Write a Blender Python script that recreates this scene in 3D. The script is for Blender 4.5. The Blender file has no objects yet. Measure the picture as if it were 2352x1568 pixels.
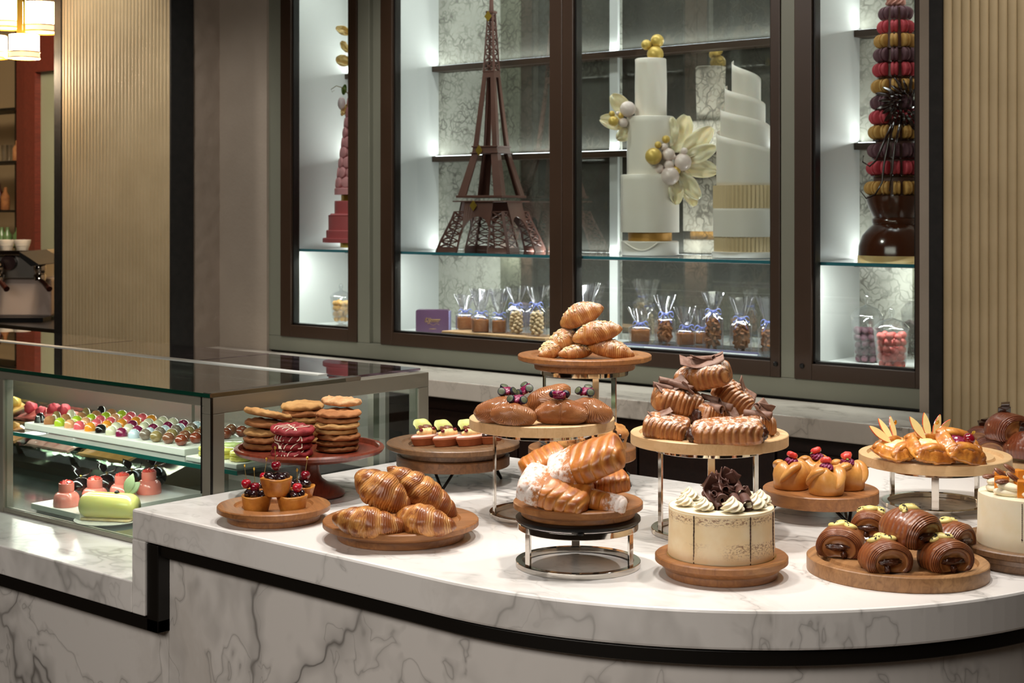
import bpy, math, random
from mathutils import Vector, Matrix, Euler, noise
R = random.Random(7)
PI = math.pi; TAU = 2*PI
D = bpy.data; COL = bpy.context.scene.collection
# ---------------------------------------------------------------- camera model (pixels of the 2352x1568 photograph)
F, CX, HZ, ZC, CT = 3447., 1176., 482., 1.55, .92
YAW = math.asin(.6506)
FW = Vector((-.6506, .7593, 0)); RT = Vector((.7593, .6506, 0)); UP = Vector((0, 0, 1))
def pt(u, v, d):
    if isinstance(d, tuple): d = (ZC-sum(d))*F/(v-HZ)   # (height of the surface, height of the point above it)
    return Vector((0, 0, ZC)) + FW*d + RT*((u-CX)/F*d) - UP*((v-HZ)/F*d)
def onz(u, v, z): return pt(u, v, (ZC-z)*F/(v-HZ))
def ony(u, v, Y): return pt(u, v, Y/(.7593+.6506*(u-CX)/F))
def xat(u, Y): return ony(u, HZ, Y).x
def dep(p): return p.dot(FW)
def pm(d): return d/F            # metres per pixel at distance d
RS = Matrix.Rotation(YAW, 4, 'Z')   # turns an object so that it faces the camera
def rot(rx=0, ry=0, rz=0): return (RS @ Euler((math.radians(rx), math.radians(ry), math.radians(rz)), 'XYZ').to_matrix().to_4x4()).to_euler()
def nz(x, y, z, s=1., sd=0): return noise.noise(Vector((x*s+sd*7.31, y*s-sd*3.7, z*s+sd*1.9)))
# ---------------------------------------------------------------- mesh builder
class MB:
    def __init__(s): s.v = []; s.f = []; s.u = []; s.mi = []
    def add(s, vs, fs, us=None, mi=0, M=None):
        o = len(s.v)
        s.v += [tuple(M @ Vector(p)) if M else tuple(p) for p in vs]
        s.u += us if us else [(p[0], p[1]) for p in vs]
        s.f += [tuple(i+o for i in f) for f in fs]; s.mi += [mi]*len(fs); return s
    def box(s, x0, y0, z0, x1, y1, z1, mi=0, M=None):
        vs = [(x, y, z) for z in (z0, z1) for y in (y0, y1) for x in (x0, x1)]
        return s.add(vs, [(0,2,3,1),(4,5,7,6),(0,1,5,4),(2,6,7,3),(0,4,6,2),(1,3,7,5)], None, mi, M)
    def cbox(s, c, sz, mi=0, M=None):
        return s.box(c[0]-sz[0]/2, c[1]-sz[1]/2, c[2]-sz[2]/2, c[0]+sz[0]/2, c[1]+sz[1]/2, c[2]+sz[2]/2, mi, M)
    def prism(s, poly, z0, z1, mi=0, M=None):
        n = len(poly); vs = [(x, y, z0) for x, y in poly]+[(x, y, z1) for x, y in poly]
        fs = [tuple(range(n-1, -1, -1)), tuple(range(n, 2*n))]+[(i, (i+1) % n, n+(i+1) % n, n+i) for i in range(n)]
        return s.add(vs, fs, None, mi, M)
    def lathe(s, prof, n=64, mi=0, M=None, wob=None, closed=False):
        vs = []; us = []; m = len(prof)
        for i in range(n+1):
            a = TAU*i/n; c, q = math.cos(a), math.sin(a)
            for j, (r, z) in enumerate(prof):
                if wob: r, z = wob(r, z, a)
                vs.append((r*c, r*q, z)); us.append((i/n, j/(m-1)))
        fs = [(i*m+j, (i+1)*m+j, (i+1)*m+j+1, i*m+j+1) for i in range(n) for j in range(m-1)]
        if closed: fs += [(i*m+m-1, (i+1)*m+m-1, (i+1)*m, i*m) for i in range(n)]
        return s.add(vs, fs, us, mi, M)
    def sweep(s, path, sec, nt=24, mi=0, M=None, cap=True, up=UP):
        n = len(path); vs = []; us = []
        for i, p in enumerate(path):
            p = Vector(p); a = Vector(path[max(i-1, 0)]); b = Vector(path[min(i+1, n-1)])
            t = (b-a).normalized(); sd = t.cross(up)
            if sd.length < 1e-4: sd = t.cross(Vector((1, 0, 0)))
            sd.normalize(); w = sd.cross(t); tt = i/(n-1)
            for k in range(nt+1):
                th = TAU*k/nt - PI/2
                q, h = sec(tt, th)
                vs.append(p+sd*q+w*h); us.append((tt, k/nt))
        m = nt+1
        fs = [(i*m+k, i*m+k+1, (i+1)*m+k+1, (i+1)*m+k) for i in range(n-1) for k in range(nt)]
        if cap: fs += [tuple(range(nt-1, -1, -1)), tuple((n-1)*m+k for k in range(nt))]
        return s.add(vs, fs, us, mi, M)
    def tube(s, path, r, nt=10, mi=0, M=None):
        rf = r if callable(r) else (lambda t: r)
        return s.sweep(path, lambda t, th: (rf(t)*math.cos(th), rf(t)*math.sin(th)), nt, mi, M)
    def bar(s, a, b, w, h, mi=0, M=None, up=UP):
        a, b = Vector(a), Vector(b); t = (b-a).normalized(); sd = t.cross(up)
        if sd.length < 1e-4: sd = t.cross(Vector((0, 1, 0)))
        sd.normalize(); q = sd.cross(t); vs = []
        for p in (a, b):
            for i, j in ((-1,-1),(1,-1),(1,1),(-1,1)): vs.append(p+sd*(i*w/2)+q*(j*h/2))
        return s.add(vs, [(3,2,1,0),(4,5,6,7),(0,1,5,4),(1,2,6,5),(2,3,7,6),(3,0,4,7)], None, mi, M)
    def ball(s, c=(0,0,0), r=1., n=20, amp=0, sc=1., sd=0, flat=None, mi=0, M=None):
        rr = r if isinstance(r, (tuple, list)) else (r, r, r); m = max(6, n//2); vs = []; us = []; mx = max(rr)
        for i in range(m+1):
            ph = PI*i/m
            for k in range(n+1):
                th = TAU*k/n; x, y, z = math.sin(ph)*math.cos(th), math.sin(ph)*math.sin(th), math.cos(ph)
                q = 1+(amp*nz(x, y, z, sc, sd) if amp else 0)
                z2 = z*q
                if flat is not None and z2 < -flat: z2 = -flat
                vs.append((c[0]+rr[0]*x*q, c[1]+rr[1]*y*q, c[2]+rr[2]*z2)); us.append((k/n, i/m))
        w = n+1
        return s.add(vs, [(i*w+k, (i+1)*w+k, (i+1)*w+k+1, i*w+k+1) for i in range(m) for k in range(n)], us, mi, M)
    def grid(s, fn, nu, nv, mi=0, M=None):
        vs = []; us = []
        for i in range(nu+1):
            for j in range(nv+1):
                vs.append(fn(i/nu, j/nv)); us.append((i/nu, j/nv))
        w = nv+1
        return s.add(vs, [(i*w+j, (i+1)*w+j, (i+1)*w+j+1, i*w+j+1) for i in range(nu) for j in range(nv)], us, mi, M)
    def build(s, name, mats, parent=None, loc=None, rotation=None, smooth=True, ang=38, bevel=0, thick=0, sub=0, label=None):
        me = D.meshes.new(name); me.from_pydata(s.v, [], s.f)
        ul = me.uv_layers.new(name='UVMap'); buf = [0.]*(2*len(me.loops))
        vi = [0]*len(me.loops); me.loops.foreach_get('vertex_index', vi)
        for i, k in enumerate(vi): buf[2*i], buf[2*i+1] = s.u[k]
        ul.data.foreach_set('uv', buf)
        if not isinstance(mats, (list, tuple)): mats = [mats]
        for m in mats: me.materials.append(MT(m))
        if len(mats) > 1: me.polygons.foreach_set('material_index', s.mi)
        if smooth:
            me.shade_smooth()
            if ang < 180: me.set_sharp_from_angle(angle=math.radians(ang))
        o = D.objects.new(name, me); COL.objects.link(o)
        if parent: o.parent = parent
        if loc is not None: o.location = loc
        if rotation is not None: o.rotation_euler = rotation
        if thick: q = o.modifiers.new('Solid', 'SOLIDIFY'); q.thickness = thick; q.offset = 0
        if bevel: q = o.modifiers.new('Bevel', 'BEVEL'); q.width = bevel; q.segments = 2; q.limit_method = 'ANGLE'; q.angle_limit = .7
        if sub: q = o.modifiers.new('Sub', 'SUBSURF'); q.levels = q.render_levels = sub
        if label: o['label'] = label
        return o
def tag(o, label, cat, group=None, kind=None):
    if label: o['label'] = label
    if cat: o['category'] = cat
    if group: o['group'] = group
    if kind: o['kind'] = kind
    return o
def thing(name, label, cat, loc=(0,0,0), rotation=None, group=None):
    o = D.objects.new(name, None); o.empty_display_size = .05; COL.objects.link(o); o.location = loc
    if rotation is not None: o.rotation_euler = rotation
    return tag(o, label, cat, group)
def struct(o, label=None):
    o['kind'] = 'structure'
    if label: o['label'] = label
    return o
def dup(o, label, loc=None, rotation=None, group=None, parent=None):
    c = o.copy(); COL.objects.link(c)
    if parent: c.parent = parent
    if label: c['label'] = label
    if group: c['group'] = group
    if loc is not None: c.location = loc
    if rotation is not None: c.rotation_euler = rotation
    for ch in o.children: dup(ch, None, parent=c)
    return c
T3 = lambda x, y, z: Matrix.Translation((x, y, z))
def TR(loc=(0,0,0), rx=0, ry=0, rz=0, s=1.):
    M = Matrix.Translation(loc) @ Euler((math.radians(rx), math.radians(ry), math.radians(rz))).to_matrix().to_4x4()
    return M @ (Matrix.Diagonal((s, s, s, 1)) if not isinstance(s, (tuple, list)) else Matrix.Diagonal((*s, 1)))
# ---------------------------------------------------------------- materials
def lin(c):
    if isinstance(c, str): c = [int(c[i:i+2], 16)/255 for i in (0, 2, 4)]
    return tuple((x/12.92 if x <= .04045 else ((x+.055)/1.055)**2.4) for x in c[:3])+(1.,)
MATS = {}; RECIPES = {}
def MT(n):
    if not isinstance(n, str): return n
    if n not in MATS: MATS[n] = RECIPES[n](n)
    return MATS[n]
class NT:
    def __init__(s, name):
        s.m = D.materials.new(name); s.m.use_nodes = True; s.t = s.m.node_tree
        s.b = s.t.nodes['Principled BSDF']; s.out = s.t.nodes['Material Output']
    def n(s, ty, ins=None, **kw):
        q = s.t.nodes.new('ShaderNode'+ty)
        for k, v in kw.items(): setattr(q, k, v)
        if ins:
            for k, v in ins.items(): s.set(q, k, v)
        return q
    def set(s, q, k, v):
        i = q.inputs[k]
        if hasattr(v, 'outputs'): v = v.outputs[0]
        if isinstance(v, bpy.types.NodeSocket): s.t.links.new(v, i)
        else: i.default_value = v
    def p(s, **kw):
        for k, v in kw.items(): s.set(s.b, k.replace('_', ' '), v)
    def co(s, kind='Object', scale=(1,1,1), ro=(0,0,0)):
        c = s.n('TexCoord'); return s.n('Mapping', {'Vector': c.outputs[kind], 'Scale': scale, 'Rotation': ro})
    def noise(s, vec, scale=5., detail=4., rough=.5, dist=0.):
        return s.n('TexNoise', {'Vector': vec, 'Scale': scale, 'Detail': detail, 'Roughness': rough, 'Distortion': dist})
    def ramp(s, fac, stops, interp='LINEAR'):
        r = s.n('ValToRGB', {'Fac': fac}); cr = r.color_ramp; cr.interpolation = interp
        while len(cr.elements) < len(stops): cr.elements.new(.5)
        for e, (p, c) in zip(cr.elements, stops): e.position = p; e.color = lin(c) if isinstance(c, str) else (c, c, c, 1)
        return r
    def mix(s, fac, a, b, mode='MIX'):
        q = s.n('MixRGB', {'Fac': fac, 'Color1': lin(a) if isinstance(a, str) else a, 'Color2': lin(b) if isinstance(b, str) else b}); q.blend_type = mode; return q
    def mth(s, op, a, b=0., c=None):
        q = s.n('Math', operation=op); s.set(q, 0, a); s.set(q, 1, b)
        if c is not None: s.set(q, 2, c)
        return q
    def bump(s, h, strength=.3, dist=.002, nrm=None):
        q = s.n('Bump', {'Height': h, 'Strength': strength, 'Distance': dist})
        if nrm: s.set(q, 'Normal', nrm)
        s.set(s.b, 'Normal', q); return q
def plain(name, col, rough=.5, metal=0., col2=None, scale=8., bump=0., bscale=40., coat=0., sss=0., spec=.5, det=4.):
    def f(n):
        t = NT(name); v = t.co()
        if col2: t.p(Base_Color=t.mix(t.ramp(t.noise(v, scale, det).outputs['Fac'], [(.35, 0.), (.65, 1.)]), col, col2))
        else: t.p(Base_Color=lin(col))
        t.p(Roughness=rough, Metallic=metal, Coat_Weight=coat, Coat_Roughness=.12, Specular_IOR_Level=spec)
        if sss: t.p(Subsurface_Weight=sss, Subsurface_Radius=(.01, .006, .004), Subsurface_Scale=.5)
        if bump: t.bump(t.noise(v, bscale, 5.).outputs['Fac'], bump, .003)
        return t.m
    RECIPES[name] = f
def emis(name, col, st):
    def f(n):
        t = NT(name); t.p(Base_Color=lin(col), Emission_Color=lin(col), Emission_Strength=st); return t.m
    RECIPES[name] = f
def glass(name, tint='ffffff', refl=1., rough=.0, extra=0.):
    def f(n):
        t = NT(name); fr = t.mth('MULTIPLY_ADD', t.mth('POWER', t.n('LayerWeight', {'Blend': .5}).outputs['Facing'], 4.5), .9, .04)
        tr = t.n('BsdfTransparent', {'Color': lin(tint)}); gl = t.n('BsdfGlossy', {'Color': (1,1,1,1), 'Roughness': rough})
        k = t.mth('MULTIPLY_ADD', fr, refl, extra); k.use_clamp = True
        t.set(t.out, 'Surface', t.n('MixShader', {'Fac': k, 1: tr, 2: gl})); return t.m
    RECIPES[name] = f
def wood(name, cols, stave=.045, rough=.42, ang=0., grain=60.):
    def f(n):
        t = NT(name); v = t.co(ro=(0, 0, ang)); s = t.n('SeparateXYZ', {'Vector': v})
        k = t.mth('FLOOR', t.mth('DIVIDE', s.outputs[0], stave)); w = t.n('TexWhiteNoise', {'W': k}, noise_dimensions='1D')
        off = t.n('CombineXYZ', {'X': t.mth('MULTIPLY', s.outputs[0], grain), 'Y': t.mth('MULTIPLY_ADD', w, 9., t.mth('MULTIPLY', s.outputs[1], 5.)), 'Z': t.mth('MULTIPLY', s.outputs[2], grain*.6)})
        g = t.noise(off, 1.6, 5., .6, 1.2)
        base = t.ramp(w, [(0., cols[0]), (.45, cols[1]), (1., cols[2])])
        c = t.mix(t.ramp(g.outputs['Fac'], [(.38, 0.), (.7, .75)]), base, cols[3])
        t.p(Base_Color=c, Roughness=rough, Coat_Weight=.15, Coat_Roughness=.3); t.bump(g.outputs['Fac'], .12, .001)
        return t.m
    RECIPES[name] = f
def marble(name, base, vein, sc=1., dense=.5, rough=.24, ang=.6):
    def f(n):
        t = NT(name); v = t.co(scale=(sc, sc*1.5, sc*.8), ro=(.3, .2, ang))
        wr = t.noise(v, 1.3, 5., .6); ww = t.n('VectorMath', {0: v, 1: t.n('VectorMath', {0: wr.outputs['Color'], 1: (1.1, 1.1, 1.1)}, operation='MULTIPLY')}, operation='ADD')
        def vein_f(scale, w, seed):
            o = t.n('VectorMath', {0: ww, 1: (seed, seed*2, seed)}, operation='ADD')
            q = t.mth('ABSOLUTE', t.mth('SUBTRACT', t.noise(o, scale, 4., .55).outputs['Fac'], .5))
            return t.ramp(q, [(0., .85), (w*.5, .35), (w*2.8, 0.)])
        gate = t.ramp(t.noise(v, 1.7, 3.).outputs['Fac'], [(.5-dense*.22, 0.), (.62, 1.)])
        a = t.mth('MULTIPLY', vein_f(1.1, .016, 3.), gate); b = t.mth('MULTIPLY', vein_f(3.1, .010, 11.), t.mth('MULTIPLY', gate, .6))
        cl = t.mth('MULTIPLY', t.ramp(t.noise(ww, 2., 6., .65).outputs['Fac'], [(.52, 0.), (.75, 1.)]), .34*dense+.05)
        c = t.mix(cl, base, 'b5aca2'); c = t.mix(t.mth('MAXIMUM', a, b), c, vein)
        t.p(Base_Color=c, Roughness=rough, Coat_Weight=.12, Coat_Roughness=.2); return t.m
    RECIPES[name] = f
def pastry(name, light, mid, dark, lines=0., lcol=None, along=True, rough=.38, coat=.5, bump=.3, bscale=60., patch=16., dust=0., lstr=.7, skew=0., ldist=3.2, roll=0.):
    """baked dough: golden to brown patches, lamination lines across the roll (UV.x) and, if dusted, icing sugar on upward faces"""
    def f(n):
        t = NT(name); v = t.co(); uv = t.n('TexCoord').outputs['UV']; s = t.n('SeparateXYZ', {'Vector': uv})
        fr = t.mth('FRACT', s.outputs[0])
        nz1 = t.noise(v, patch, 5., .6)
        c = t.ramp(nz1.outputs['Fac'], [(.3, light), (.5, mid), (.68, dark)])
        h = t.noise(v, bscale, 5., .6).outputs['Fac']
        if lines:
            a = s.outputs[0] if along else s.outputs[1]; b = s.outputs[1] if along else s.outputs[0]
            x = t.mth('MULTIPLY_ADD', a, lines, t.mth('MULTIPLY_ADD', t.noise(v, 35., 3.).outputs['Fac'], ldist, t.mth('MULTIPLY', b, skew)))
            w = t.mth('MULTIPLY_ADD', t.mth('SINE', t.mth('MULTIPLY', x, TAU)), .5, .5)
            g = t.ramp(t.noise(v, 24., 2.).outputs['Fac'], [(.35, .25), (.6, 1.)])
            k_ = t.mth('MULTIPLY', t.mth('MULTIPLY', w, g), lstr)
            if roll: k_ = t.mth('MULTIPLY', k_, t.ramp(fr, [(0., 1.), (.2, .35), (.6, .25), (.85, 1.)]))
            c = t.mix(k_, c, lcol or light)
            h = t.mth('MULTIPLY_ADD', w, .9, h)
        if roll:
            cb = t.mth('MULTIPLY', t.ramp(fr, [(0., 0.), (.18, 1.), (.55, .9), (.85, 0.)]), t.ramp(t.noise(v, 34., 5., .65).outputs['Fac'], [(.40, 0.), (.52, 1.)]))
            c = t.mix(t.mth('MULTIPLY', cb, roll), c, dark)
        ro = rough; ct = coat
        if dust:
            gm = t.n('NewGeometry'); nn = t.n('SeparateXYZ', {'Vector': gm.outputs['Normal']})
            k = t.mth('MULTIPLY', t.ramp(nn.outputs[2], [(.15, 0.), (.85, 1.)]), t.ramp(t.noise(v, 90., 5., .7).outputs['Fac'], [(.62-dust*.25, 0.), (.7-dust*.15, 1.)]))
            c = t.mix(t.mth('MULTIPLY', k, .85), c, 'f3e9df'); ct = t.mth('MULTIPLY', t.mth('SUBTRACT', 1., k), coat)
        t.p(Base_Color=c, Roughness=ro, Coat_Weight=ct, Coat_Roughness=.16); t.bump(h, bump, .0025)
        return t.m
    RECIPES[name] = f
wood('acacia', ['9f6b3d', '925d33', 'ac7a48', '6b4224'], .05)
wood('acacia_dark', ['77573a', '846244', '684a30', '4a321f'], .06)
wood('beech', ['dcba8c', 'd3ae7e', 'e3c496', 'c69f70'], .05, .45)
wood('teak', ['a5784c', '93683f', 'b88c5e', '6e4929'], .048)
wood('redwood', ['7a3522', '702d1c', '85402a', '42160d'], .09, .35)
wood('walnut', ['7b5230', '6b4527', '8a6039', '472a15'], .055)
wood('bar_redwood', ['6b2a1e', '602217', '763024', '3c120c'], .11, .4)
wood('dark_panel', ['2b1710', '24130d', '341c13', '120806'], .11, .5)
wood('pale_board', ['b08c64', 'a8845c', 'b8966c', '8a6844'], .2, .5)
marble('marble', 'ebe8e5', '76736f', .9, 1.35)
marble('marble_front', 'e2deda', '55514d', .8, 1.5, .22, 1.1)
marble('marble_ledge', 'd8d0c4', '7b7266', 1.6, .7, .3, .9)
plain('grey_steel', 'aaa59b', .4, .15); plain('chrome', 'd9d4cc', .07, 1.); plain('steel', '9c978e', .3, 1., 'a8a39a', 3.); plain('bronze_steel', '8d897c', .36, .35)
plain('black_metal', '141312', .4, .6); plain('black_disc', '0c0b0b', .35); plain('black_trim', '15120f', .38, .2)
plain('black_jamb', '0d0c0a', .7, 0, '181614', 30, .3, 60)
plain('sage_paint', '787a6c', .5, 0, '7d7f71', 3.); plain('brown_paint', '38281c', .42, 0, '3d2c20', 4.)
plain('panel_white', 'd3d6d2', .45); plain('plaster', 'a89c8e', .85, 0, 'a09486', 4., .5, 55.)
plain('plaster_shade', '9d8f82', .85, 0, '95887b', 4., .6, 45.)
plain('flute', 'bfab86', .6, 0, 'b6a27d', 6.); plain('ceiling', '4a4036', .9); plain('floor', '5c5148', .35, 0, '6a5e53', 2.)
plain('dark_wall', '2a211a', .8, 0, '3a2d22', 1.2)
plain('beige_wall', 'b79f78', .8); plain('dim_green_glass', '93967c', .25, 0, '8a8c70', 1.5)
plain('white_tray', 'e4e0d8', .35); plain('porcelain', 'ece8e0', .25, coat=.4); plain('gold_card', 'c7a35a', .28, .8)
plain('choc', '4a2517', .38, 0, '3b1c11', 20., .2, 90., .2); plain('choc_dusted', '6a4636', .6, 0, '8f7264', 50., .25, 150.)
plain('choc_matte', '5d3a30', .5, 0, '54332a', 12.); plain('choc_dark', '2a130c', .18, coat=.5); plain('choc_black', '171010', .12, coat=.7)
plain('choc_fill', '32160c', .35, 0, '4a2413', 60., .8, 130., .3)
plain('gold_leaf', 'e0b94e', .28, .85); plain('gold_matte', 'd9b860', .38, .25); plain('cream', 'f3ead0', .45, sss=.2, col2='eee2c2', scale=30.)
plain('white_choc', 'efe6da', .4, sss=.1); plain('white_icing', 'efe8de', .5, col2='ece4d8', scale=10.); plain('ivory_rib', 'dcc49c', .5); plain('gold_band', 'c9964a', .35, .3)
plain('sugar_wafer', 'f2e6c4', .4, sss=.3); plain('pink_macaron', 'd8949a', .6, bump=.1, bscale=200); plain('rose', 'd66b62', .5); plain('pink_choc', 'b85a5e', .42); plain('pearl_pink', 'e6cfd2', .3, coat=.4)
plain('blush', 'ecd9d2', .35, coat=.3)
plain('m_plum', '6b4650', .6, 0, '7a5560', 40, .15, 200); plain('m_rose', 'd2505c', .6, 0, 'c94654', 40, .15, 200); plain('m_tan', 'd9a860', .6, 0, 'cf9c54', 40, .15, 200)
plain('m_meringue', 'e3a79a', .6)
plain('cherry', '6e0c1c', .12, coat=.8, col2='8a1226', scale=14.); plain('cherry_bright', 'b91c2e', .14, coat=.8, col2='8e1022', scale=20.); plain('black_cherry', '1d0d10', .16, coat=.7, col2='2d1418', scale=20., bump=.3, bscale=60.)
plain('stem_green', '8a7a44', .5); plain('jam', '7a1340', .2, coat=.6, bump=.5, bscale=120.); plain('purple_cream', '8a2a5c', .38, col2='7a2050', scale=60.)
plain('strawberry', 'd9302e', .3, col2='e0584a', scale=40., coat=.4, bump=.3, bscale=150.); plain('leaf', '6d8a3a', .5); plain('lime_chip', 'cfd676', .35, col2='dbe09a', scale=40., sss=.3)
plain('pink_icing', 'f0b4a4', .25, col2='f4ccbc', scale=25., coat=.5); plain('tart_crust', 'a45a34', .5, 0, '8a4526', 30., .4, 90.)
plain('piped_cream', 'f0cf92', .42, col2='ecc584', scale=30., sss=.2); plain('pecan', '8e5636', .35, 0, '643420', 70., .6, 120., .4); plain('cranberry', '6f1020', .15, coat=.7)
plain('apple_flesh', 'fbe3a0', .4, coat=.2, col2='f0d58a', scale=25.); plain('apple_skin', 'c8402c', .25, col2='d97a3c', scale=40., coat=.4); plain('curd', 'ecdb8e', .3, col2='f2e9b8', scale=90., sss=.3, coat=.4, bump=.6, bscale=130.)
plain('mustard_cream', 'e2d284', .38, col2='d8c674', scale=40.); plain('sesame', '16120f', .5); plain('carrot', 'e08a22', .35, sss=.3, coat=.3)
plain('almond', 'e6cf9f', .55, 0, 'd4b27c', 90.); plain('blueberry_skin', '1b1a2c', .4); plain('blueberry_flesh', '62674a', .4, col2='3c4634', scale=90.)
plain('cookie_gold', 'd0a468', .8, 0, 'b88850', 30., .7, 90.); plain('cookie_brown', 'b47c4c', .8, 0, '9a6236', 30., .7, 90.); plain('cookie_dark', '96602f', .8, 0, '7c4a24', 30., .7, 90.)
plain('cookie_oat', 'c08c5c', .85, 0, 'd8ae80', 60., 1., 120.); plain('red_velvet', '9a2a2e', .7, 0, '7e1c22', 40., .6, 110.); plain('scone', 'c99550', .75, 0, '9a5f2a', 25., .8, 80.)
plain('drizzle', 'ecdcc6', .4); plain('green_glaze', 'e6dc8a', .14, col2='dfd47c', scale=6., coat=.9, sss=.2); plain('green_leaf', '8d9a72', .4); plain('pink_glaze', 'e8897c', .2, coat=.5, sss=.2)
plain('ribbon', '7a86cc', .35); plain('purple_box', '4a2f48', .4); plain('lavender', 'a9a6d6', .4); plain('gold_print', 'a08050', .35, .6)
plain('espresso_pink', 'd9c6ba', .3, .25); plain('glass_green_bottle', '5e7a4a', .2); plain('mahogany', '3b1710', .35)
plain('deck', '24302c', .08, 0, '2a3632', 3., coat=.6); plain('oat_wall', '8b7a60', .8)
plain('choc_base', '4e2818', .16, coat=.6)
glass('pane', 'f4f8f6', 1.); glass('case_glass', 'e9f3ef', 1.3); glass('case_top', 'cfdad4', 1.5, 0, .04); glass('cellophane', 'f6f5fb', 1.6, .12, .10); glass('jar_glass', 'fbfcfd', 1.5, .02, .06); glass('acrylic', 'dfe4ea', 1.2, .02, .05); glass('tub', 'e8ece8', 1.2, .05, .08); glass('smoke', 'c9bccb', 1.3, 0, .03)
plain('edge_teal', '1f6a62', .15, coat=.5); plain('edge_dark_green', '0e3a2c', .15, coat=.5); plain('edge_blue', '3f8190', .12, coat=.6)
emis('led', 'f2f6ff', 6.); emis('lamp_glow', 'ffdcae', 14.); emis('lamp_soft', 'f2c79a', 1.6)
pastry('p_croissant', 'd59a50', 'b87434', '7c3e16', 7., 'eabd7a', bump=.4, patch=22., coat=.35, rough=.38, ldist=2.2, roll=.95, lstr=.6)
pastry('p_almond', 'cf9a58', 'b07038', '84481e', 6., 'e2b878', dust=.8, coat=.1, ldist=1.2, roll=.35)
pastry('p_suisse', '9e5c30', '864a22', '6a3718', 34., 'bd8450', patch=9., bump=.6, lstr=.85, coat=.3, rough=.38, ldist=.7)
pastry('p_braid', 'cc7e34', 'ae6122', '803c10', 7., 'e0a050', patch=26., bump=.35, coat=.3, ldist=.35, lstr=.5)
pastry('p_braid_dust', 'd88a3a', 'b86424', '98440f', 0, patch=22., bump=.25, dust=1.1, coat=.5)
pastry('p_choc', 'bd8048', '935428', '643216', 10., 'd6a064', patch=30., bump=.5, dust=.62, coat=.2, ldist=.35, lstr=.45)
pastry('p_swirl', '94522c', '7a3d1e', '5e2c15', 22., 'b47844', patch=9., bump=.45, lstr=.45, coat=.45, rough=.34, ldist=1.2)
pastry('p_swirl_in', 'a8703c', '8c542a', '6a3a1c', 16., 'c08a50', patch=20., bump=.4, ldist=.8, lstr=.5)
pastry('p_bun', 'dca862', 'c4863e', '985c24', 0, patch=12., bump=.2, coat=.3)
pastry('p_tart', 'd99b46', 'c07a30', '8f4c1c', 0, patch=24., bump=.35, coat=.3)
pastry('p_danish', 'd6963e', 'b8702a', '824214', 0, patch=30., bump=.7, bscale=60., coat=.5)
pastry('p_cube', '7a3d22', '663019', '552513', 22., '8a4a28', patch=9., bump=.3, lstr=.5)
def _mirror(n):
    t = NT('antique_mirror'); v = t.co(scale=(1, 1, 1)); w = t.n('VectorMath', {0: v, 1: t.n('VectorMath', {0: t.noise(v, 16., 3.).outputs['Color'], 1: (.05,)*3}, operation='MULTIPLY')}, operation='ADD')
    def cont(sc, w, sd):
        o = t.n('VectorMath', {0: v, 1: (sd, sd, sd)}, operation='ADD')
        return t.ramp(t.mth('ABSOLUTE', t.mth('SUBTRACT', t.noise(o, sc, 1.6, .45, 0.).outputs['Fac'], .5)), [(0., 1.), (w, .8), (w*2.4, 0.)])
    g = t.ramp(t.noise(v, 9., 4.).outputs['Fac'], [(.38, .1), (.58, 1.)])
    k = t.mth('MULTIPLY', t.mth('MAXIMUM', cont(17., .016, 3.), t.mth('MULTIPLY', cont(30., .022, 9.), .7)), g)
    gl = t.n('BsdfGlossy', {'Color': lin('d5d2c8'), 'Roughness': .035})
    df = t.n('BsdfDiffuse', {'Color': lin('b9b9ae')}); dk = t.n('BsdfDiffuse', {'Color': lin('4a463e')})
    a = t.n('MixShader', {'Fac': .10, 1: gl, 2: df}); b = t.n('MixShader', {'Fac': t.mth('MULTIPLY', k, .68), 1: a, 2: dk})
    t.set(t.out, 'Surface', b); return t.m
RECIPES['antique_mirror'] = _mirror
def _cakeside(n):
    t = NT('naked_icing'); v = t.co(); s = t.n('SeparateXYZ', {'Vector': v}); z = t.mth('DIVIDE', s.outputs[2], .088)
    c = t.mix(t.ramp(t.noise(v, 25., 3.).outputs['Fac'], [(.4, 0.), (.6, 1.)]), 'f9e4be', 'f2d8aa')
    sp = t.ramp(t.noise(t.co(scale=(1, 1, 1.6)), 210., 5., .75).outputs['Fac'], [(.5, 0.), (.56, 1.)])
    b1 = t.ramp(z, [(.74, 0.), (.83, 1.), (.90, .9), (.925, 0.)]); b2 = t.mth('MULTIPLY', t.ramp(z, [(.1, 0.), (.2, .5), (.4, 1.), (.44, 0.)]), t.ramp(t.noise(v, 9., 2.).outputs['Fac'], [(.45, 0.), (.6, 1.)]))
    k = t.mth('MULTIPLY', sp, t.mth('MAXIMUM', b1, b2)); c = t.mix(t.mth('MULTIPLY', k, .8), c, '7a3a26')
    t.p(Base_Color=c, Roughness=.5, Subsurface_Weight=.1, Subsurface_Radius=(.01, .006, .003), Subsurface_Scale=.4); t.bump(t.noise(v, 60., 4.).outputs['Fac'], .12, .002); return t.m
RECIPES['naked_icing'] = _cakeside
# ================================================================= camera
sc = bpy.context.scene
cam = D.objects.new('camera', D.cameras.new('camera')); COL.objects.link(cam); sc.camera = cam
cam.location = (0, 0, ZC); cam.rotation_euler = (PI/2, 0, YAW)
cam.data.sensor_width = 36; cam.data.lens = F/2352*36; cam.data.shift_y = -(784-HZ)/2352; cam.data.clip_start = .05
cam.data.dof.use_dof = True; cam.data.dof.focus_distance = 3.0; cam.data.dof.aperture_fstop = 11.
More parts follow.
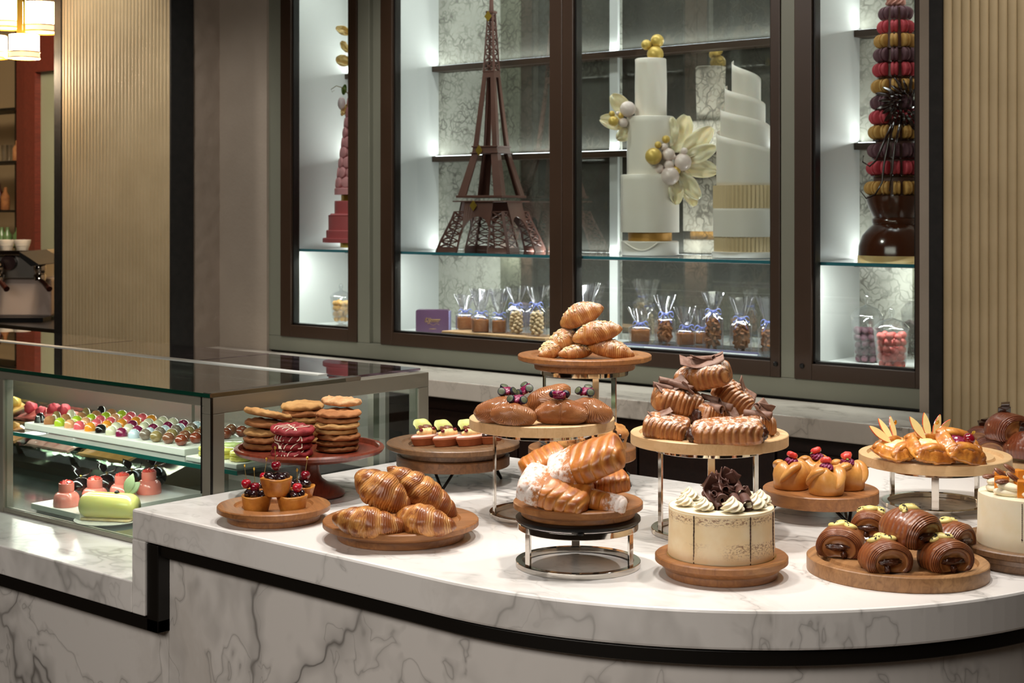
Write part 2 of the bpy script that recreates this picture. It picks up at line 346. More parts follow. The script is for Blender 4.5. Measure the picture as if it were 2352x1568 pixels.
# ================================================================= setting
def slab(name, x0, y0, z0, x1, y1, z1, m, label=None, **k):
    return struct(MB().box(x0, y0, z0, x1, y1, z1).build(name, m, smooth=False, **k), label)
slab('floor', -12, -3.5, -.05, 3, 7, 0, 'floor', 'dim stone shop floor')
slab('ceiling', -12, -3.5, 3.3, 3, 7, 3.35, 'ceiling', 'dark shop ceiling')
slab('wall_front', -12, -3.5, 0, 3, -3.4, 3.3, 'dark_wall', 'dark wall facing the counter')
slab('wall_side', 2.9, -3.4, 0, 3, 4.1, 3.3, 'dark_wall', 'dark wall at the end of the counter')
slab('wall_far', -12, 6.5, 0, -5.6, 6.6, 3.3, 'beige_wall', 'beige wall behind the coffee bar')
slab('wall_left', -12, -3.4, 0, -11.9, 6.5, 3.3, 'beige_wall', 'beige wall at the end of the coffee bar')
FY, CY, BY = 4.12, 4.40, 4.87      # fluted column face, cabinet face, mirror plane
def fluted(name, x0, x1, label, body):
    n = round((x1-x0)/.0272); p = (x1-x0)/n; k = 8
    w = MB(); prof = []
    for i in range(n):
        for j in range(k): a = PI*j/k; prof.append((x0+p*(i+.5)-p*.5*math.cos(a), FY-.0085*math.sin(a)**.7))
    prof.append((x1, FY))
    w.grid(lambda a, b: (*prof[round(a*(len(prof)-1))], .0+3.3*b), len(prof)-1, 1)
    o = struct(MB().box(*body).build(name, 'plaster_shade', smooth=False), label)
    w.build('fluting', 'flute', o, ang=60, label='cream fluted cladding'); return o
cl = fluted('wall_left_column', -6.404, -5.539, 'cream fluted column beside the coffee bar', (-6.45, FY+.012, 0, -5.545, 5.6, 3.3))
MB().box(-6.462, FY-.012, 0, -6.404, FY+.2, 3.3).build('edge_trim', 'black_jamb', cl, smooth=False, label='black edge strip')
MB().box(-5.539, FY-.012, 0, -5.528, FY+.112, 3.3).build('edge_trim', 'black_jamb', cl, smooth=False, label='black edge strip')
MB().grid(lambda a, b: (-5.538+.004*nz(0, a*5, b*60, 1.), FY+.100+.295*a, 3.3*b), 24, 300).build('plaster_return', 'plaster_shade', cl)
cr = fluted('wall_right_column', -1.881, .6, 'cream fluted column at the end of the marble ledge', (-1.915, FY+.012, 0, .6, 5., 3.3))
MB().box(-1.921, FY-.012, 0, -1.881, FY+.1, 3.3).build('edge_trim', 'black_jamb', cr, smooth=False, label='black edge strip')
wb = slab('wall_back', -5.6, 5.0, 0, -1.9, 5.1, 3.3, 'plaster', 'grey plaster wall around the display cabinet')
MB().box(-5.545, CY-.012, 0, -5.205, 4.97, 3.3).build('plaster_pier', 'plaster', wb, smooth=False)
MB().box(-2.083, CY-.012, 0, -1.915, 4.97, 3.3).build('plaster_pier', 'plaster', wb, smooth=False)
MB().box(-5.205, CY, 2.85, -2.083, 4.97, 3.3).build('plaster_head', 'plaster', wb, smooth=False)
# ---------------------------------------------------------------- ledge under the display cabinet
lg = thing('marble_ledge', 'grey veined marble ledge running under the display cabinet', 'ledge', (0, 0, 0))
MB().box(-5.54, 4.04, .856, -1.92, 4.38, CT).build('slab', 'marble_ledge', lg, smooth=False, bevel=.004)
bc = thing('base_cabinet', 'dark wood base cabinets below the marble ledge', 'cabinet')
MB().box(-5.5, 4.13, 0, -1.94, 4.36, .85).build('carcass', 'dark_panel', bc, smooth=False)
for i in range(5):
    x = -4.55+.53*i
    dr = MB().box(x+.004, 4.105, .1, x+.526, 4.128, .80).build('door', 'dark_panel', bc, smooth=False, bevel=.003)
    if i < 2: MB().box(x+.05, 4.09, .22, x+.48, 4.104, .70).build('appliance_front', 'black_disc', dr, smooth=False)
# ---------------------------------------------------------------- display cabinet (vitrine)
vt = thing('display_cabinet', 'sage green wall display cabinet with brown framed glass windows', 'display cabinet')
ZB, ZT, ZF = .925, 2.85, 1.03
g = MB()
g.box(-5.214, CY, ZB, -2.073, CY+.05, .990); g.box(-5.214, CY, 2.78, -2.073, CY+.05, ZT)
for x0, x1 in ((-5.214, -5.121), (-4.631, -4.56), (-2.585, -2.531)): g.box(x0, CY, .990, x1, CY+.05, 2.78)
g.box(-4.56, CY+.02, .990, -4.488, CY+.05, 2.78)
g.build('frame', 'sage_paint', vt, smooth=False, bevel=.003)
MB().box(-5.2, CY+.01, .918, -2.08, CY+.05, .926).build('shadow_gap', 'black_disc', vt, smooth=False)
def sash(x0, x1, g0, g1, y=CY-.006):
    m = MB(); zb, zt, h = .990, 2.78, .053
    m.box(x0, y, zb, g0, y+.045, zt); m.box(g1, y, zb, x1, y+.045, zt); m.box(g0, y, zb, g1, y+.045, zb+h); m.box(g0, y, zt-h, g1, y+.045, zt)
    o = m.build('sash', 'brown_paint', vt, smooth=False, bevel=.0025)
    b = MB(); e = .008
    b.box(g0, y+.012, zb+h, g0+e, y+.045, zt-h); b.box(g1-e, y+.012, zb+h, g1, y+.045, zt-h); b.box(g0, y+.012, zb+h, g1, y+.045, zb+h+e)
    b.build('gasket', 'black_trim', o, smooth=False)
    MB().box(g0+.002, y+.022, zb+h+.002, g1-.002, y+.028, zt-h-.002).build('glass_pane', 'pane', o, smooth=False)
    return o
S = [sash(-5.121, -4.631, -5.052, -4.685), sash(-4.488, -3.518, -4.420, -3.579), sash(-3.517, -2.585, -3.466, -2.622), sash(-2.531, -2.078, -2.466, -2.101)]
for s_, x in ((S[2], -2.60), (S[3], -2.50)):
    MB().lathe([(0, 0), (.008, 0), (.008, .006), (.005, .009), (0, .009)], 20, 0, TR((x, CY-.006, 1.035), rx=90)).build('lock', 'black_disc', s_)
comps = [(-5.166, -4.633), (-4.603, -2.570), (-2.540, -2.060)]
pm_ = MB()
for x in (-5.196, -4.633, -2.570, -2.060): pm_.box(x, CY+.05, ZF, x+.03, BY, ZT)
pm_.box(-5.196, CY+.05, ZT-.03, -2.03, BY+.03, ZT)
pm_.build('side_panel', 'panel_white', vt, smooth=False, label='pale grey side panels')
MB().box(-5.196, CY+.045, ZF-.035, -2.03, BY+.03, ZF).build('floor_board', 'panel_white', vt, smooth=False)
for (x0, x1) in comps:
    MB().box(x0, BY, ZF, x1, BY+.02, ZT).build('mirror', 'antique_mirror', vt, smooth=False, label='mottled antique mirror back')
    for z in (1.349, 1.763, 2.162):
        rr = MB().box(x0+.002, BY-.045, z, x1-.002, BY-.001, z+.024).build('rail', 'brown_paint', vt, smooth=False, label='brown light rail across the mirror')
        MB().box(x0+.01, BY-.03, z+.0242, x1-.01, BY-.012, z+.0262).build('light_strip', 'led', rr, smooth=False, label='lit strip')
    sh = MB().box(x0+.006, CY+.05, 1.3665, x1-.006, BY-.046, 1.3775).build('glass_shelf', 'acrylic', vt, smooth=False)
    MB().box(x0+.006, CY+.0485, 1.3665, x1-.006, CY+.0495, 1.3775).build('shelf_edge', 'edge_blue', sh, smooth=False, label='blue-green polished edge')
MB().box(-3.640, BY-.016, ZF, -3.600, BY-.001, ZT).build('upright', 'panel_white', vt, smooth=False, label='pale slotted upright')
# ---------------------------------------------------------------- counter
def outline(o=0., xl=-2.67, back=2.908):
    """plan of the bar: straight front, rounded corner, wing along the wall; o insets the customer side"""
    p = [(xl, 1.883+o)]; cx, cy, r = -1.75, 2.681, .815-o
    p += [(cx+r*math.sin(a), cy-r*math.cos(a)) for a in [PI/2*i/48 for i in range(49)]]
    p += [(cx+r, 4.035), (-1.73, 4.035), (-1.73, back), (xl, back)]
    return p
ct = thing('counter', 'white marble pastry counter with rounded corner and black trim line', 'counter')
MB().prism(outline(), .856, CT).build('worktop', 'marble', ct, smooth=False, bevel=.005)
sw = MB(); sw.box(-2.67, 1.883, .70, -2.625, 2.9, .8565); sw.box(-4.9, 1.883, .70, -2.67, 2.86, .767)
sw.build('step_slab', 'marble', ct, smooth=False, bevel=.003, label='lower marble step under the pastry case')
bt = MB(); bt.prism(outline(.012, -2.586), .8285, .8525); bt.box(-2.6245, 1.888, .67, -2.586, 2.6, .8525); bt.box(-4.9, 1.888, .670, -2.586, 2.6, .697)
bt.build('trim_line', 'black_trim', ct, smooth=False, bevel=.002, label='black metal trim line')
MB().prism(outline(.035, -2.588), .06, .8287).build('base_panel', 'marble_front', ct, smooth=False)
MB().box(-4.9, 1.918, .06, -2.589, 2.6, .6705).build('base_panel', 'marble_front', ct, smooth=False)
MB().prism(outline(.09, -2.55), 0, .0605).build('plinth', 'black_trim', ct, smooth=False)
# ---------------------------------------------------------------- glass pastry case
X0, X1, Y0, Y1, Z0, Z1 = -4.85, -2.672, 2.095, 2.79, .767, 1.142
cs = thing('pastry_case', 'steel framed glass pastry case beside the marble counter', 'display case', ((X0+X1)/2, Y0, Z0))
CO = (-(X0+X1)/2, -Y0, -Z0); CM = T3(*CO)
def cpart(name, boxes, mat, par=None, label=None, bev=0):
    m = MB()
    for b in boxes: m.box(*b, 0, CM)
    return m.build(name, mat, par or cs, smooth=False, label=label, bevel=bev)
p = .036
zt_ = Z1-.0462
cpart('frame', [(X1-p, Y0, Z0, X1, Y0+p, zt_), (X1-p, Y1-p, Z0, X1, Y1, zt_), (-3.56, Y0, Z0, -3.532, Y0+.03, Z1-.0302), (X0, Y0, Z0, X0+p, Y0+p, zt_), (X0, Y1-p, Z0, X0+p, Y1, zt_),
     (X0, Y0, Z1-.030, X1-.0302, Y0+.03, Z1-.0083), (X1-.03, Y0, Z1-.046, X1, Y1, Z1-.0083), (X0, Y1-.03, Z1-.046, X1-.0302, Y1, Z1-.0083), (X1-p, Y0, Z1-.0462, X1-.0302, Y0+.03, Z1-.0302), (X0, Y0+.002, Z0+.001, X1-p-.0002, Y0+.02, Z0+.012)], 'bronze_steel', bev=.0015)
cpart('corner_joint', [(X1-.0375, Y0-.0015, Z0+.15, X1-.034, Y0+.001, Z1-.009), (X1-.003, Y0-.0015, Z0+.15, X1+.001, Y0+.003, Z1-.009)], 'black_trim')
tp = cpart('top_glass', [(X0, Y0-.004, Z1-.008, X1, 2.50, Z1)], 'case_top')
cpart('glass_edge', [(X0, Y0-.0055, Z1-.0085, X1, Y0-.0042, Z1)], 'edge_dark_green', tp, 'dark green polished edge')
cpart('top_strip', [(X0, 2.501, Z1-.006, X1-.1, 2.530, Z1+.002)], 'panel_white', None, 'pale metal strip along the top')
cpart('edge_strip', [(X1-.03, Y0, Z1-.0082, X1, 2.55, Z1+.0008)], 'steel')
for a, b in ((X0, -3.95), (-3.94, -3.30), (-3.29, X1-.03)): cpart('rear_glass', [(a, 2.532, Z1-.006, b, Y1, Z1)], 'smoke')
cpart('front_glass', [(X0+p, Y0+.006, Z0+.012, -3.56, Y0+.012, Z1-.03), (-3.532, Y0+.006, Z0+.012, X1-p, Y0+.012, Z1-.03)], 'case_glass')
cpart('end_glass', [(X1-.012, Y0+p, Z0+.012, X1-.006, Y1-p, Z1-.046)], 'case_glass')
cpart('deck', [(X0+.01, Y0+.02, Z0+.0005, X1-.012, Y1-.03, Z0+.006)], 'deck', None, 'dark reflective deck')
cpart('shelf_bracket', [(-3.66, 2.62, .936, -2.70, 2.64, .944), (-2.72, 2.62, Z0, -2.70, 2.64, Z1-.05)], 'steel')
gs = cpart('glass_shelf', [(-3.66, 2.19, .945, -2.70, 2.64, .955)], 'acrylic')
cpart('shelf_edge', [(-3.66, 2.1885, .945, -2.70, 2.1895, .955)], 'edge_teal', gs, 'teal polished edge')
cpart('rear_door', [(X0+.1, Y1-.026, Z0+.02, -3.62, Y1-.014, Z1-.05), (-3.60, Y1-.03, .87, -2.80, Y1-.016, Z1-.06)], 'grey_steel', None, 'brushed steel rear door')
cpart('light_strip', [(X0+.05, Y0+.034, Z1-.028, X1-.05, Y0+.046, Z1-.022)], 'led', None, 'lit strip under the top')
# ================================================================= lights
w = D.worlds.new('World'); sc.world = w; w.use_nodes = True
w.node_tree.nodes['Background'].inputs[0].default_value = (1, .88, .74, 1); w.node_tree.nodes['Background'].inputs[1].default_value = .02
def lamp(name, kind, loc, power, col, tgt=None, **k):
    l = D.lights.new(name, kind); l.energy = power; l.color = col
    for a, b in k.items(): setattr(l, a, b)
    o = D.objects.new(name, l); COL.objects.link(o); o.location = loc
    if tgt is not None: o.rotation_euler = (Vector(tgt)-Vector(loc)).to_track_quat('-Z', 'Y').to_euler()
    return o
WARM = (1., .935, .86); COOL = (.98, .99, .98)
for i, (x, y, tx, ty, pw) in enumerate(((-2.7, 2.1, -2.25, 2.45, 62), (-2.1, 2.0, -2.1, 2.35, 70), (-1.35, 2.3, -1.5, 2.5, 70), (-1.0, 3.2, -1.3, 3.0, 60), (-2.2, 3.0, -2.2, 2.7, 35))):
    lamp('overhead_spot', 'SPOT', (x, y, 3.2), pw*1.5, WARM, (tx, ty, .92), spot_size=math.radians(58), spot_blend=.5, shadow_soft_size=.05)
for x, y in ((-6.0, 3.6), (-1.3, 3.7), (-4.0, 3.5)):
    lamp('overhead_spot', 'SPOT', (x, y, 3.2), 44, WARM, (x, y+.8, 1.3), spot_size=math.radians(75), spot_blend=.7, shadow_soft_size=.05)
lamp('room_fill', 'AREA', (-1.4, -1.2, 3.2), 142, (1, .92, .83), (-2.4, 3., 1.), shape='RECTANGLE', size=3.5, size_y=2.)  # unseen soft fill added for the ambient of the room's many downlights
lamp('bar_light', 'AREA', (-8.3, 5.0, 3.2), 120, (1., .84, .66), (-9.3, 6., 1.), shape='RECTANGLE', size=2., size_y=1.)
for (x0, x1), k in zip(comps, (.30, 1., .28)):
    for z in (1.349, 1.763, 2.162):
        lamp('led_rail_light', 'AREA', ((x0+x1)/2, BY-.021, z+.028), 4.2*k, COOL, ((x0+x1)/2, BY-.021-.25, z+1.), shape='RECTANGLE', size=(x1-x0)-.02, size_y=.012)
    lamp('led_top_light', 'AREA', ((x0+x1)/2, CY+.12, 2.80), 9*k, COOL, ((x0+x1)/2, CY+.3, 1.), shape='RECTANGLE', size=(x1-x0)-.05, size_y=.05)
    lamp('led_shelf_light', 'AREA', ((x0+x1)/2, CY+.075, 1.360), 13*k, COOL, ((x0+x1)/2, CY+.25, 1.), shape='RECTANGLE', size=(x1-x0)-.05, size_y=.012)
lamp('case_light', 'AREA', (-3.4, Y0+.05, Z1-.035), 3.2, (1, .93, .84), (-3.4, Y0+.3, .8), shape='RECTANGLE', size=1.3, size_y=.02)
lamp('case_light', 'AREA', (-3.2, 2.21, .940), 2.2, (1, .93, .84), (-3.2, 2.32, .7), shape='RECTANGLE', size=.9, size_y=.012)  # added lamp under the shelf, brightens the petit cakes below
lamp('case_light', 'AREA', (-3.9, 2.76, Z1-.06), 7., (1, .93, .84), (-3.9, 2.55, .8), shape='RECTANGLE', size=1.4, size_y=.012)  # added lamp at the rear, brightens the gelato tubs
lamp('overhead_spot', 'SPOT', (-3.3, 2.2, 3.2), 110, WARM, (-3.4, 4.6, 1.75), spot_size=math.radians(62), spot_blend=.6, shadow_soft_size=.06)  # added spot, throws warm light onto the display cabinet front
lamp('overhead_spot', 'SPOT', (-4.4, 2.6, 3.2), 75, WARM, (-5.5, 4.3, 1.3), spot_size=math.radians(48), spot_blend=.8, shadow_soft_size=.06)  # added spot, brightens the plaster nook and the column beside it
sc.view_settings.view_transform = 'Standard'; sc.view_settings.look = 'None'; sc.view_settings.exposure = 0.; sc.view_settings.gamma = 1.
cy = sc.cycles; cy.use_denoising = True; cy.max_bounces = 8; cy.diffuse_bounces = 3; cy.glossy_bounces = 4; cy.transparent_max_bounces = 16; cy.transmission_bounces = 6; cy.caustics_reflective = False; cy.caustics_refractive = False; cy.sample_clamp_indirect = 4.
# ================================================================= boards and stands
def plate_prof(Rr, h, foot=.80, rim=.034, well=.011):
    return [(0, 0), (Rr*foot, 0), (Rr*foot+.002, .002), (Rr*foot+.003, h*.38), (Rr*foot+.008, h*.42), (Rr-.006, h-.014), (Rr, h-.011), (Rr, h-.002), (Rr-.002, h), (Rr-rim, h), (Rr-rim-.004, h-.004), (Rr-rim-.016, h-.0045), (Rr-rim-.018, h-well), (0, h-well)]
def tray_prof(Rr, h): return [(0, 0), (Rr-.001, 0), (Rr, .001), (Rr, h-.0015), (Rr-.0015, h), (Rr-.017, h), (Rr-.020, h-.007), (Rr-.034, h-.007), (Rr-.037, h-.001), (0, h-.001)]
def disc(name, label, cat, u, v, z, Rr, h, mat, prof=plate_prof, group='round wooden serving boards', **k):
    c = onz(u, v, z+h); o = MB().lathe(prof(Rr, h, **k), 96).build(name, mat, ang=32, loc=(c.x, c.y, z), rotation=(0, 0, YAW+.5*u))
    return tag(o, label, cat, group), c
def chrome_stand(label, c, Rr, z1, a0, base=None, disc_=False, zb=CT, rb=None):
    t = thing('cake_stand_riser', label, 'stand', (c.x, c.y, zb), (0, 0, YAW), 'chrome ring risers under the boards')
    h = z1-zb; rb = rb or Rr
    def ring(r, z, wd, hh): return MB().lathe([(r-wd, z), (r, z), (r, z+hh), (r-wd, z+hh)], 72, closed=True)
    ring(Rr, h-.013, .006, .011).build('top_ring', 'chrome', t, ang=30, bevel=.0008); ring(rb+.004, 0, .013, .010).build('base_ring', 'chrome', t, ang=30, bevel=.001)
    for k in range(3):
        a = math.radians(a0+120*k); M = Matrix.Rotation(a, 4, 'Z')
        MB().box(Rr-.0062, -.0075, .009, Rr-.0022, .0075, h-.003, 0, M).build('leg', 'chrome', t, smooth=False, bevel=.0006)
    for k in range(3):
        a = math.radians(a0+120*k+60); MB().lathe([(0, h-.004), (.006, h-.004), (.006, h-.0002), (0, h-.0002)], 16, 0, T3((Rr-.003)*math.cos(a), (Rr-.003)*math.sin(a), 0)).build('bumper', 'black_disc', t)
    return t
def hairpin(t, Rr, h, n=3, a0=90):
    for k in range(n):
        a = math.radians(a0+360*k/n); b = .25
        c0 = Vector((math.cos(a-b)*Rr*.72, math.sin(a-b)*Rr*.72, h+.002)); c1 = Vector((math.cos(a+b)*Rr*.72, math.sin(a+b)*Rr*.72, h+.002)); f = Vector((math.cos(a)*Rr*.9, math.sin(a)*Rr*.9, .003))
        MB().tube([c0, f+(c0-f)*.06, f, f+(c1-f)*.06, c1], .0034, 8).build('hairpin_leg', 'black_metal', t, ang=180)
def legged_board(name, label, u, v, ztop, Rr, th, mat, a0=90):
    c = onz(u, v, ztop); t = thing(name, label, 'board', (c.x, c.y, CT), (0, 0, YAW), 'round wooden serving boards'); hb = ztop-CT-th
    MB().lathe([(0, hb), (Rr-.002, hb), (Rr, hb+.002), (Rr, hb+th-.002), (Rr-.002, hb+th), (0, hb+th)], 96).build('board', mat, t, ang=32, rotation=(0, 0, .7))
    hairpin(t, Rr, hb, a0=a0); return t, c
P1, c1 = disc('serving_plate', 'small footed acacia plate holding the cherry tarts', 'plate', 629, 1157, CT, .1143, .032, 'acacia')
P2, c2 = disc('serving_plate', 'large footed acacia plate holding the plain golden croissants', 'plate', 921, 1190, CT, .1500, .036, 'acacia')
# cookie pedestal
c3 = onz(711, 1034, 1.019)
P3 = thing('pedestal_stand', 'dark red wooden pedestal stand stacked with cookies', 'stand', (c3.x, c3.y, CT), (0, 0, YAW)); r = .1655; h = .099
MB().lathe([(0, h-.016), (.05, h-.016), (r-.03, h-.010), (r-.004, h-.001), (r, h+.006), (r-.003, h+.010), (r-.010, h+.010), (r-.014, h), (0, h)], 96).build('platter', 'redwood', P3, ang=32)
MB().lathe([(0, 0), (.074, 0), (.079, .004), (.077, .010), (.064, .020), (.042, .028), (.028, .038), (.022, .052), (.021, .066), (.024, .080), (0, .080)], 64).build('pedestal', 'redwood', P3, ang=180)
P4, c4 = legged_board('footed_board', 'thick walnut board on black hairpin legs under the pink tart plate', 1041, 1043, .985, .131, .024, 'walnut', 20)
P4b = tag(MB().lathe(plate_prof(.1537, .030, .78), 96).build('serving_plate', 'acacia_dark', ang=32, loc=(c4.x, c4.y, .985), rotation=(0, 0, 1.)), 'brown footed plate of pink iced tarts stacked on a walnut board', 'plate', 'round wooden serving boards')
c5 = onz(1245, 957, 1.123)
P5 = tag(MB().lathe(tray_prof(.150, .0215), 96).build('serving_board', 'beech', ang=32, loc=(c5.x, c5.y, 1.1015), rotation=(0, 0, .3)), 'pale round board holding berry topped glazed brioches', 'board', 'round wooden serving boards')
chrome_stand('tall chrome riser lifting the board of berry topped brioches', c5, .105, 1.1015, -165)
c6 = onz(1328, 1148, 1.035)
P6 = tag(MB().lathe(plate_prof(.1150, .026, .86, .024, .010), 96).build('serving_plate', 'acacia', ang=32, loc=(c6.x, c6.y, 1.009), rotation=(0, 0, 2.)), 'acacia plate of braided puff pastries on the lowest chrome riser', 'plate', 'round wooden serving boards')
chrome_stand('low chrome riser with black disc under the braided puff pastries', c6, .107, .999, -150)
tag(MB().lathe([(0, 0), (.107, 0), (.111, .003), (.111, .007), (.107, .0098), (0, .0098)], 72).build('riser_disc', 'black_disc', ang=40, loc=(c6.x, c6.y, .999)), 'black rubber disc between braided pastry plate and chrome riser', 'disc')
c7 = onz(1343, 813, 1.211)
P7 = tag(MB().lathe(plate_prof(.157, .034, .74, .03), 96).build('serving_plate', 'acacia', ang=32, loc=(c7.x, c7.y, 1.177), rotation=(0, 0, .9)), 'acacia plate of almond croissants on the highest riser', 'plate', 'round wooden serving boards')
chrome_stand('highest chrome riser standing behind the berry brioches', c7, .103, 1.177, -78)
c8 = onz(1629, 992, 1.116)
P8 = tag(MB().lathe(tray_prof(.1533, .0215), 96).build('serving_board', 'beech', ang=32, loc=(c8.x, c8.y, 1.0945), rotation=(0, 0, 1.2)), 'pale round board piled with chocolate pastries', 'board', 'round wooden serving boards')
chrome_stand('tall chrome riser lifting the board of chocolate pastries', c8, .109, 1.0945, -160)
P9, c9 = disc('serving_plate', 'reddish footed plate under the naked layer cake with chocolate curls', 'plate', 1657, 1271, CT, .1143, .036, 'acacia', foot=.82, rim=.02, well=.003)
P10, c10 = legged_board('footed_board', 'round board on black hairpin legs holding strawberry topped buns', 1885, 1120, .977, .1175, .027, 'acacia', -70)
c11 = onz(2147, 1041, 1.0312)
P11 = tag(MB().lathe(tray_prof(.158, .0215), 96).build('serving_board', 'beech', ang=32, loc=(c11.x, c11.y, 1.0097), rotation=(0, 0, 2.2)), 'pale round board holding apple and cherry danishes', 'board', 'round wooden serving boards')
chrome_stand('chrome riser lifting the board of apple and cherry danishes', c11, .106, 1.0097, -105)
c12 = onz(2060, 1280, .946)
P12 = tag(MB().lathe(tray_prof(.149, .026), 96, 0, Matrix.Diagonal((1.045, .955, 1, 1))).build('serving_board', 'teak', ang=32, loc=(c12.x, c12.y, CT), rotation=(0, 0, YAW-.55)), 'flat teak board with a groove under the sesame topped chocolate rolls', 'board', 'round wooden serving boards')
c13 = onz(2376, 1246, .952)
P13 = tag(MB().lathe(plate_prof(.136, .036, .92, .02), 96).build('serving_plate', 'acacia_dark', ang=32, loc=(c13.x, c13.y, CT), rotation=(0, 0, .2)), 'dark walnut plate under the pecan and carrot cake', 'plate', 'round wooden serving boards')
c14 = onz(2400, 1046, .952)
P14 = tag(MB().lathe(tray_prof(.150, .032), 96).build('serving_board', 'beech', ang=32, loc=(c14.x, c14.y, CT), rotation=(0, 0, .2)), 'pale board holding chocolate cube croissants beside the fluted column', 'board', 'round wooden serving boards')
P15, c15 = legged_board('footed_board', 'round board on splayed black legs under the plate of scones', 1337, 1024, 1.010, .123, .027, 'acacia', -12)
P15b = tag(MB().lathe([(0, .002), (.05, 0), (.06, .003), (.097, .010), (.100, .012), (.097, .0125), (.06, .006), (0, .005)], 72).build('side_plate', 'black_disc', ang=60, loc=(c15.x, c15.y, 1.0105)), 'dark glossy plate of chocolate chip scones', 'plate')
# ================================================================= dough shapes
def roll_r(t, e=1.6, p=.8): return max(0., 1-abs(2*t-1)**e)**p
def croissant(L, Rr, bend=.06, k=6, n=110, nt=40, sd=0, flat=.7, sq=.92, bulge=.13, tip=.12, arch=.05):
    m = MB(); path = [Vector(((i/n-.5)*L, -bend*(1-(2*i/n-1)**2)+bend*.5, arch*L*(1-(2*i/n-1)**2)*.4)) for i in range(n+1)]; SS = []
    def sec(t, th):
        s = abs(2*t-1)*k/2+.16*math.sin(th*1.)+.10*nz(t*3, math.cos(th), math.sin(th), 1.3, sd); fr = s-math.floor(s); SS.append(s)
        b = (4*fr*(1-fr))**.45
        r = Rr*(roll_r(t)*(1-tip)+tip*min(1, 12*min(t, 1-t)+.25))*(1-bulge+bulge*b)*(1+.07*nz(t*4, math.cos(th), math.sin(th), 1.6, sd+3))
        x, y = r*math.cos(th), r*math.sin(th)*sq
        return x, max(y, -flat*Rr)
    m.sweep(path, sec, nt); m.u = [(a, v) for a, (_, v) in zip(SS, m.u)]; return m
def pillow(L, W, H, n=90, nt=44, ridges=7, amp=.09, skew=.9, sd=0, e=8, pinch=0.):
    """flat baked parcel with diagonal slats over the top"""
    m = MB(); path = [Vector(((i/n-.5)*L, 0, 0)) for i in range(n+1)]
    def sec(t, th):
        env = max(0, 1-abs(2*t-1)**e)**.35*.86+.14*min(1, 20*min(t, 1-t)); c, s = math.cos(th), math.sin(th)
        x = W*math.copysign(abs(c)**.58, c); y = H*math.copysign(abs(s)**.66, s)
        f = t*ridges+skew*c; fr = f-math.floor(f); rid = min(1., 9*fr*(1-fr))**.6
        q = env*(1-amp+amp*rid*(1 if s > -.3 else .3)+.05*nz(t*5, c, s, 1.5, sd))*(1+.10*(1-abs(2*t-1)))
        return x*q*(1-pinch*abs(2*t-1)), max(y*q, -.72*H)
    m.sweep(path, sec, nt); m.u = [(u+skew*math.cos(TAU*v-PI/2)/ridges, v) for u, v in m.u]; return m
def open_roll(L, W, H, sd=0, n=64, ridg=5):
    """laminated roll with one open end (local -y): outer crust, rim, inner layers"""
    m = MB(); A = []
    for i in range(26):
        t = i/25; A.append((math.sin(PI/2*min(1, t*1.55))**.55, L*(.5-t), 0))
    for i in range(ridg*6):
        t = i/(ridg*6-1); A.append((1.-.30*t+.016*math.sin(t*ridg*TAU), -L*.5-L*.10*math.sin(t*PI*.6)+L*.014*math.cos(t*ridg*TAU), 0))
    for i in range(1, 9): t = i/8; A.append((.70-.70*t, -L*.595+L*.05*math.sin(t*PI)-L*.02*t, 1))
    vs = []; us = []; K = len(A)
    for j in range(n+1):
        a = TAU*j/n-PI/2; c, s = math.cos(a), math.sin(a)
        for i, (r, y, q) in enumerate(A):
            wv = 1+.05*nz(c, s, y*20, 1.2, sd); lam = 1+(.012*math.sin(y/L*70)*(1 if i < 26 and i > 8 else 0))
            hump = 1+.06*math.cos((y/L)*PI)
            vs.append((r*W*c*wv*lam, y+.06*L*(1-s)*.5*(1 if i > 10 else 0), max(r*H*s*wv*lam*hump, -.50*H)*(1 if s > 0 else .9))); us.append((i/(K-1), j/n))
    f0 = []; f1 = []
    for j in range(n):
        for i in range(K-1): (f0 if A[i+1][2] == 0 else f1).append((j*K+i, j*K+i+1, (j+1)*K+i+1, (j+1)*K+i))
    m.add(vs, f0+f1, us); m.mi = [0]*len(f0)+[1]*len(f1); return m
def blob(name, mat, par, c, r, sd=0, amp=.25, sc=1.6, n=18, flat=None, rotation=None, label=None):
    return MB().ball((0, 0, 0), r, n, amp, sc, sd, flat).build(name, mat, par, loc=c, rotation=rotation, ang=180, label=label)
def curl(name, mat, par, c, L, r, turns=1.2, rotation=(0,0,0), open_=.0, sd=0, w=24):
    """chocolate shaving: a sheet rolled around its long axis"""
    m = MB(); m.grid(lambda a, b: ((r*(1-.45*a*min(1, turns))+.0012*nz(a*3, b*4, 0, 1., sd))*math.cos(a*turns*TAU+open_), (b-.5)*L*(1+.12*nz(a*4, b, 0, 1., sd+2)), (r*(1-.45*a*min(1, turns)))*math.sin(a*turns*TAU+open_)), w, 10)
    return m.build(name, mat, par, loc=c, rotation=rotation, ang=180, thick=.0011)
def shard(name, mat, par, c, sx, sy, bendf=.3, rotation=(0,0,0), sd=0):
    m = MB(); m.grid(lambda a, b: ((a-.5)*sx, (b-.5)*sy*(1+.2*nz(a*3, 1, 0, 1., sd)), bendf*sx*((a-.5)**2*2+.25*math.sin(a*9+sd)*.3)+.1*sy*nz(a*2, b*2, sd, 1.)), 14, 8)
    return m.build(name, mat, par, loc=c, rotation=rotation, ang=180, thick=.0014)
def swirl(r, h, lobes=7, tw=1.6, n=56, k=26, amp=.16):
    """piped rosette"""
    m = MB(); prof = [(math.sin(PI*.5*min(1, (i/k)*3.2))*(1-(i/k)**1.5)*1.0+.0, i/k) for i in range(k+1)]
    def wb(rr, z, a):
        q = 1+amp*math.sin(lobes*(a-z*tw*TAU/lobes*2.2))+.10*math.sin(z*15)
        return rr*r*q, z*h
    return m.lathe(prof, n, wob=wb)
